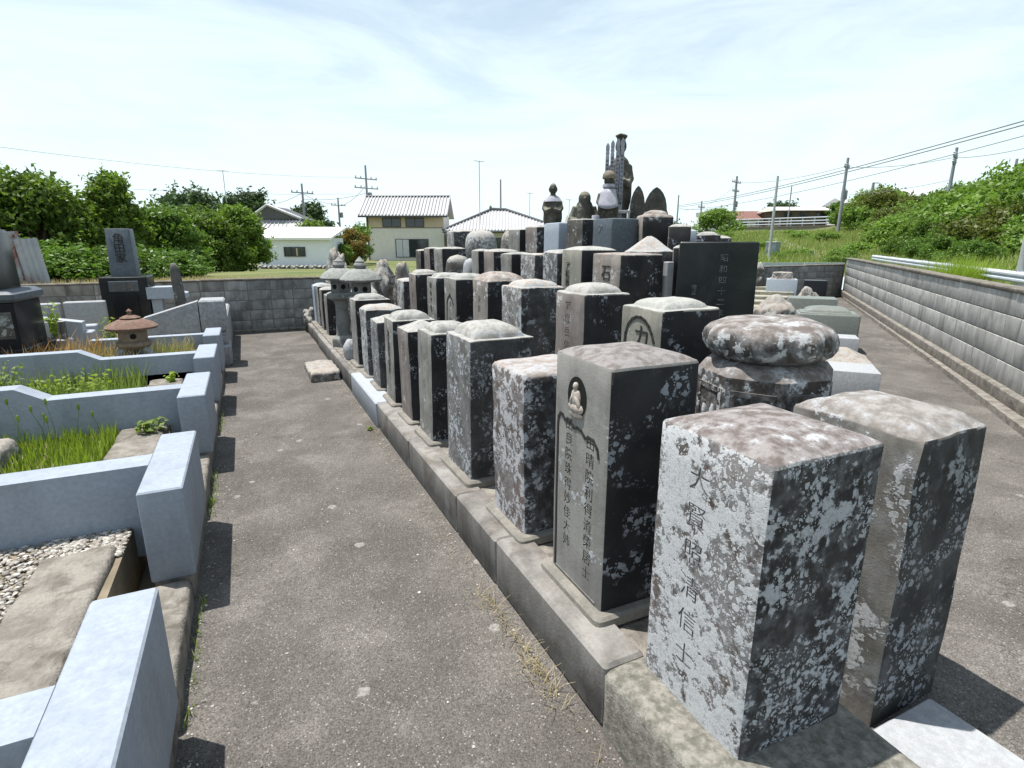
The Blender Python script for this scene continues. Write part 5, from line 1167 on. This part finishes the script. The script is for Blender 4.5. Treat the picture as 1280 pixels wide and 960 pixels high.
# grass and weeds
def blades(name, pts, hmin, hmax, wid, mat, lean=.35, stuff_=True, seg=2):
    n = len(pts); P = np.array(pts); H = RNG.uniform(hmin, hmax, n); a = RNG.uniform(0, 2*math.pi, n); ln = RNG.uniform(.1, 1, n)*lean*H
    d = np.stack([np.cos(a), np.sin(a), np.zeros(n)], 1); sd = np.stack([-np.sin(a), np.cos(a), np.zeros(n)], 1)
    w0 = wid*RNG.uniform(.6, 1.3, n)[:, None]
    v = np.empty((n, 5, 3)); v[:, 0] = P-sd*w0/2; v[:, 1] = P+sd*w0/2
    mid = P+d*(ln*.3)[:, None]+np.stack([0*H, 0*H, H*.55], 1); v[:, 2] = mid+sd*w0*.38; v[:, 3] = mid-sd*w0*.38
    v[:, 4] = P+d*ln[:, None]+np.stack([0*H, 0*H, H], 1)
    vv = v.reshape(-1, 3); fs = []
    for i in range(n): o = i*5; fs += [(o, o+1, o+2, o+3), (o+3, o+2, o+4)]
    me = bpy.data.meshes.new(name); me.from_pydata(vv.tolist(), [], fs); me.update(); me.materials.append(mat)
    o = link(name, me)
    if stuff_: stuff(o)
    return o
def rpts(x0, y0, x1, y1, z, n, clump=0, seed=0):
    out = []
    while len(out) < n:
        x = RNG.uniform(x0, x1); y = RNG.uniform(y0, y1)
        if clump and mnoise.noise(Vector((x*clump, y*clump, seed))) < RNG.uniform(-.45, .25): continue
        out.append((x, y, z if not callable(z) else z(x, y)))
    return out
tag(blades('green_grass', rpts(-3.4, 3.42, -.98, 4.88, .26, 17000, .55, 1), .05, .17, .010, M['grass']), 'bright short green grass filling the plot behind the second wall', 'grass')
tag(blades('grass_straw', rpts(-3.4, 3.42, -.98, 4.88, .26, 1700, 1.3, 8), .03, .12, .007, M['dry'], .9), 'dead straw lying in the bright green grass', 'grass')
tag(blades('weed_grass', rpts(-3.8, 5.15, -.98, 6.46, .30, 4200, 1.2, 2), .12, .34, .012, M['weed']), 'tall green weeds in the third plot', 'weeds')
tag(blades('dry_grass', rpts(-3.4, 6.7, -.66, 7.9, .395, 1500, 1.5, 3), .06, .26, .009, M['dry'], .6), 'straw-coloured dry grass around the squat garden lantern', 'grass')
tag(blades('low_green_weeds', rpts(-3.2, 6.7, -.66, 7.92, .395, 1600, 1.3, 9), .04, .16, .010, M['weed']), 'low green weeds around the squat garden lantern', 'weeds')
tag(blades('reddish_weeds', rpts(-2.3, 6.75, -1.35, 8.0, .395, 420, 1.8, 4), .10, .34, .012, M['rustweed'], .7), 'withered reddish weeds beside the black gravestone', 'weeds')
tag(blades('kerb_straw', [(.93+abs(RNG.normal(0, .035))*-1, y, .002) for y in np.concatenate([RNG.normal(1.72, .16, 150), RNG.normal(2.15, .08, 60), RNG.uniform(2.5, 6.5, 90)])], .012, .07, .0035, M['dry'], 2.2), 'straw-coloured dry grass tufts along the foot of the kerb', 'grass')
tag(blades('path_edge_weeds', [(-.375+abs(RNG.normal(0, .018)), y, .0) for y in np.concatenate([RNG.uniform(1.97, 2.8, 60), RNG.uniform(3.72, 4.58, 70), RNG.normal(3.95, .05, 40), RNG.uniform(5.4, 6.2, 50)])], .015, .06, .005, M['weed'], .9), 'small green weeds sprouting along the left edge of the path', 'weeds')
tag(blades('verge_grass', rpts(-4.0, 12.05, 2.5, 12.9, lambda x, y: terrain(x, y)-.02, 5200), .05, .16, .014, M['dry'], .5), 'dry grass strip on top of the far wall', 'grass')
def hillz(x, y): return terrain(x, y)-.03
gp = []
while len(gp) < 42000:
    ss = RNG.uniform(-1, 48); d = RNG.uniform(1.95, 7.5) if ss < 16 else RNG.uniform(-7, 5.5)
    p = WP+WT*ss+WN*d
    if p.y < 12.2 and p.x < wall_x(p.y)+2.4: continue
    gp.append((p.x, p.y, hillz(p.x, p.y)))
near = [p for p in gp]
tag(blades('roadside_grass', near, .15, .48, .035, M['weed'], .5), 'long green and straw grass between the guard rail and the hillside shrubs', 'grass')
tag(blades('roadside_straw', gp[::5], .15, .42, .03, M['dry'], .7), 'dry straw grass between the guard rail and the hillside shrubs', 'grass')
# feathery grass clump above the right wall, low bushes at the foot of the hill
def clump(label, x, y, n, r, h0, h1, mat, wid=.012, cat='grass', name='grass_clump', zb=None):
    z = terrain(x, y)-.03 if zb is None else zb
    o = blades(name, [(RNG.normal(0, r), RNG.normal(0, r), 0) for _ in range(n)], h0, h1, wid, M[mat], .8, False); o.location = (x, y, z); tag(o, label, cat); return o
pc = WP+WT*5.6+WN*1.0; clump('feathery bright green grass clump behind the right block wall', pc.x, pc.y, 1700, .24, .55, .95, 'grass', .010)
for i, (ss, d, sc) in enumerate(((14,3.4,.42),(16,3.6,.38),(18.5,3.7,.45),(21,3.6,.42),(24.5,3.4,.40))):
    p = WP+WT*ss+WN*d; tree('small dark rounded bush at the foot of the hill, '+('nearest', 'second nearest', 'third nearest', 'fourth nearest', 'farthest')[i]+' of five', p.x, p.y, kinds[2], sc, i*1.3, 'roadside_bush', 'dark bushes at the foot of the hill', 0, 'bush')
def leafy(label, x, y, z, n, r, h, leaf, mat, name='leafy_weed'):
    t = thing(name, label, 'plant', (x, y, z), 0); st = MB(); P = []; Nn = []
    for i in range(n):
        a = RNG.uniform(0, 6.28); q = r*math.sqrt(RNG.uniform(.02, 1)); hx = h*RNG.uniform(.5, 1); x1, y1 = q*math.cos(a), q*math.sin(a)
        st.tube([(x1*.5, y1*.5, 0), (x1*.8, y1*.8, hx*.6), (x1, y1, hx)], [.004,.003,.002], 4)
        for k_ in range(7): f = .3+.7*k_/6; b = RNG.uniform(0, 6.28); P.append((x1*(.5+.5*f)+.6*leaf*math.cos(b), y1*(.5+.5*f)+.6*leaf*math.sin(b), hx*f)); Nn.append((.4*math.cos(b), .4*math.sin(b), 1))
    st.build('stem', M['weed'], t, None); link('leaves', leaves_mesh('leaves', np.array(P), np.array(Nn), leaf, M[mat], .6, .35), t)
leafy('low leafy weed growing beside the third pier in the grass plot', -.76, 4.72, .32, 9, .09, .12, .06, 'weed')
leafy('dense leafy weeds at the left end of the third plot', -2.75, 5.75, .30, 120, .46, .50, .055, 'weed')
leafy('grey-green leafy weeds in the middle of the third plot', -2.15, 5.85, .30, 100, .40, .42, .05, 'weed')
leafy('yellow-green leafy weeds near the pier of the third plot', -1.45, 5.75, .30, 80, .36, .30, .045, 'grass')
leafy('small leafy weed beside the fourth pier', -.78, 6.30, .355, 6, .07, .10, .05, 'grass')
leafy('bright green weed patch by the low white slab', -1.72, 8.85, .3, 12, .10, .46, .06, 'grass')
leafy('tiny green weed at the foot of the white granite kerb', .90, 5.02, .0, 4, .03, .04, .028, 'grass')
leafy('sprig of green leaves beside the black gravestone dais', -2.1, 8.2, .60, 9, .08, .42, .07, 'grass')
def foxtail(label, x, y, z, h):
    t = thing('foxtail_grass', label, 'grass', (x, y, z), 0, 'foxtail grasses'); lx = RNG.uniform(-.05, .05); ly = RNG.uniform(-.05, .05)
    MB().tube([(0,0,0),(lx*.4,ly*.4,h*.6),(lx,ly,h)], [.003,.002,.0015], 4).build('stalk', M['weed'], t); MB().ell((lx,ly,h+.02), (.009,.009,.028), 8).build('seed_head', M['grass'], t)
for i in range(16): foxtail('foxtail grass stalk with a pale seed head before the third plot wall', RNG.uniform(-2.1, -.85), RNG.uniform(4.45, 4.86), .26, RNG.uniform(.20, .40))
# gravel and loose pebbles
def pebbles(name, pts, r0, r1, mat):
    bm = bmesh.new(); bmesh.ops.create_icosphere(bm, subdivisions=1, radius=1); V = np.array([v.co[:] for v in bm.verts]); Fc = [[v.index for v in f.verts] for f in bm.faces]; bm.free()
    n = len(pts); nv = len(V); out = np.empty((n, nv, 3)); fs = []
    for i, p in enumerate(pts):
        r = RNG.uniform(r0, r1)*np.array([RNG.uniform(.7, 1.4), RNG.uniform(.7, 1.2), RNG.uniform(.4, .7)]); a = RNG.uniform(0, 6.28); c, s = math.cos(a), math.sin(a)
        q = V*(1+RNG.uniform(-.14, .14, (nv, 1)))*r; q = np.stack([q[:, 0]*c-q[:, 1]*s, q[:, 0]*s+q[:, 1]*c, q[:, 2]], 1); out[i] = q+np.array(p)
        fs += [[k_+i*nv for k_ in f] for f in Fc]
    me = bpy.data.meshes.new(name); me.from_pydata(out.reshape(-1, 3).tolist(), [], fs); me.update(); smooth(me, 60); me.materials.append(mat); return stuff(link(name, me))
tag(pebbles('gravel', [(RNG.uniform(-2.6, -.99), RNG.uniform(1.58, 3.19), .268+RNG.uniform(0, .012)) for _ in range(11000)]+[(RNG.uniform(-.99, -.67), RNG.uniform(2.9, 3.18), .268+RNG.uniform(0, .01)) for _ in range(900)], .006, .015, M['pebble']), 'pale rounded gravel in the nearest plot', 'gravel')
tag(pebbles('path_pebbles', [(RNG.uniform(-.36, .95), RNG.uniform(.7, 8)**1, .002) for _ in range(260)]+[(.96-abs(RNG.normal(0, .06)), RNG.uniform(1.0, 8), .002) for _ in range(180)]+[(-.37+abs(RNG.normal(0, .05)), RNG.uniform(1.0, 9), .002) for _ in range(200)], .003, .008, M['pebble']), 'tiny loose stones scattered on the left path', 'pebbles')
for o in list(bpy.data.objects):
    if 'dims' in o: del o['dims']
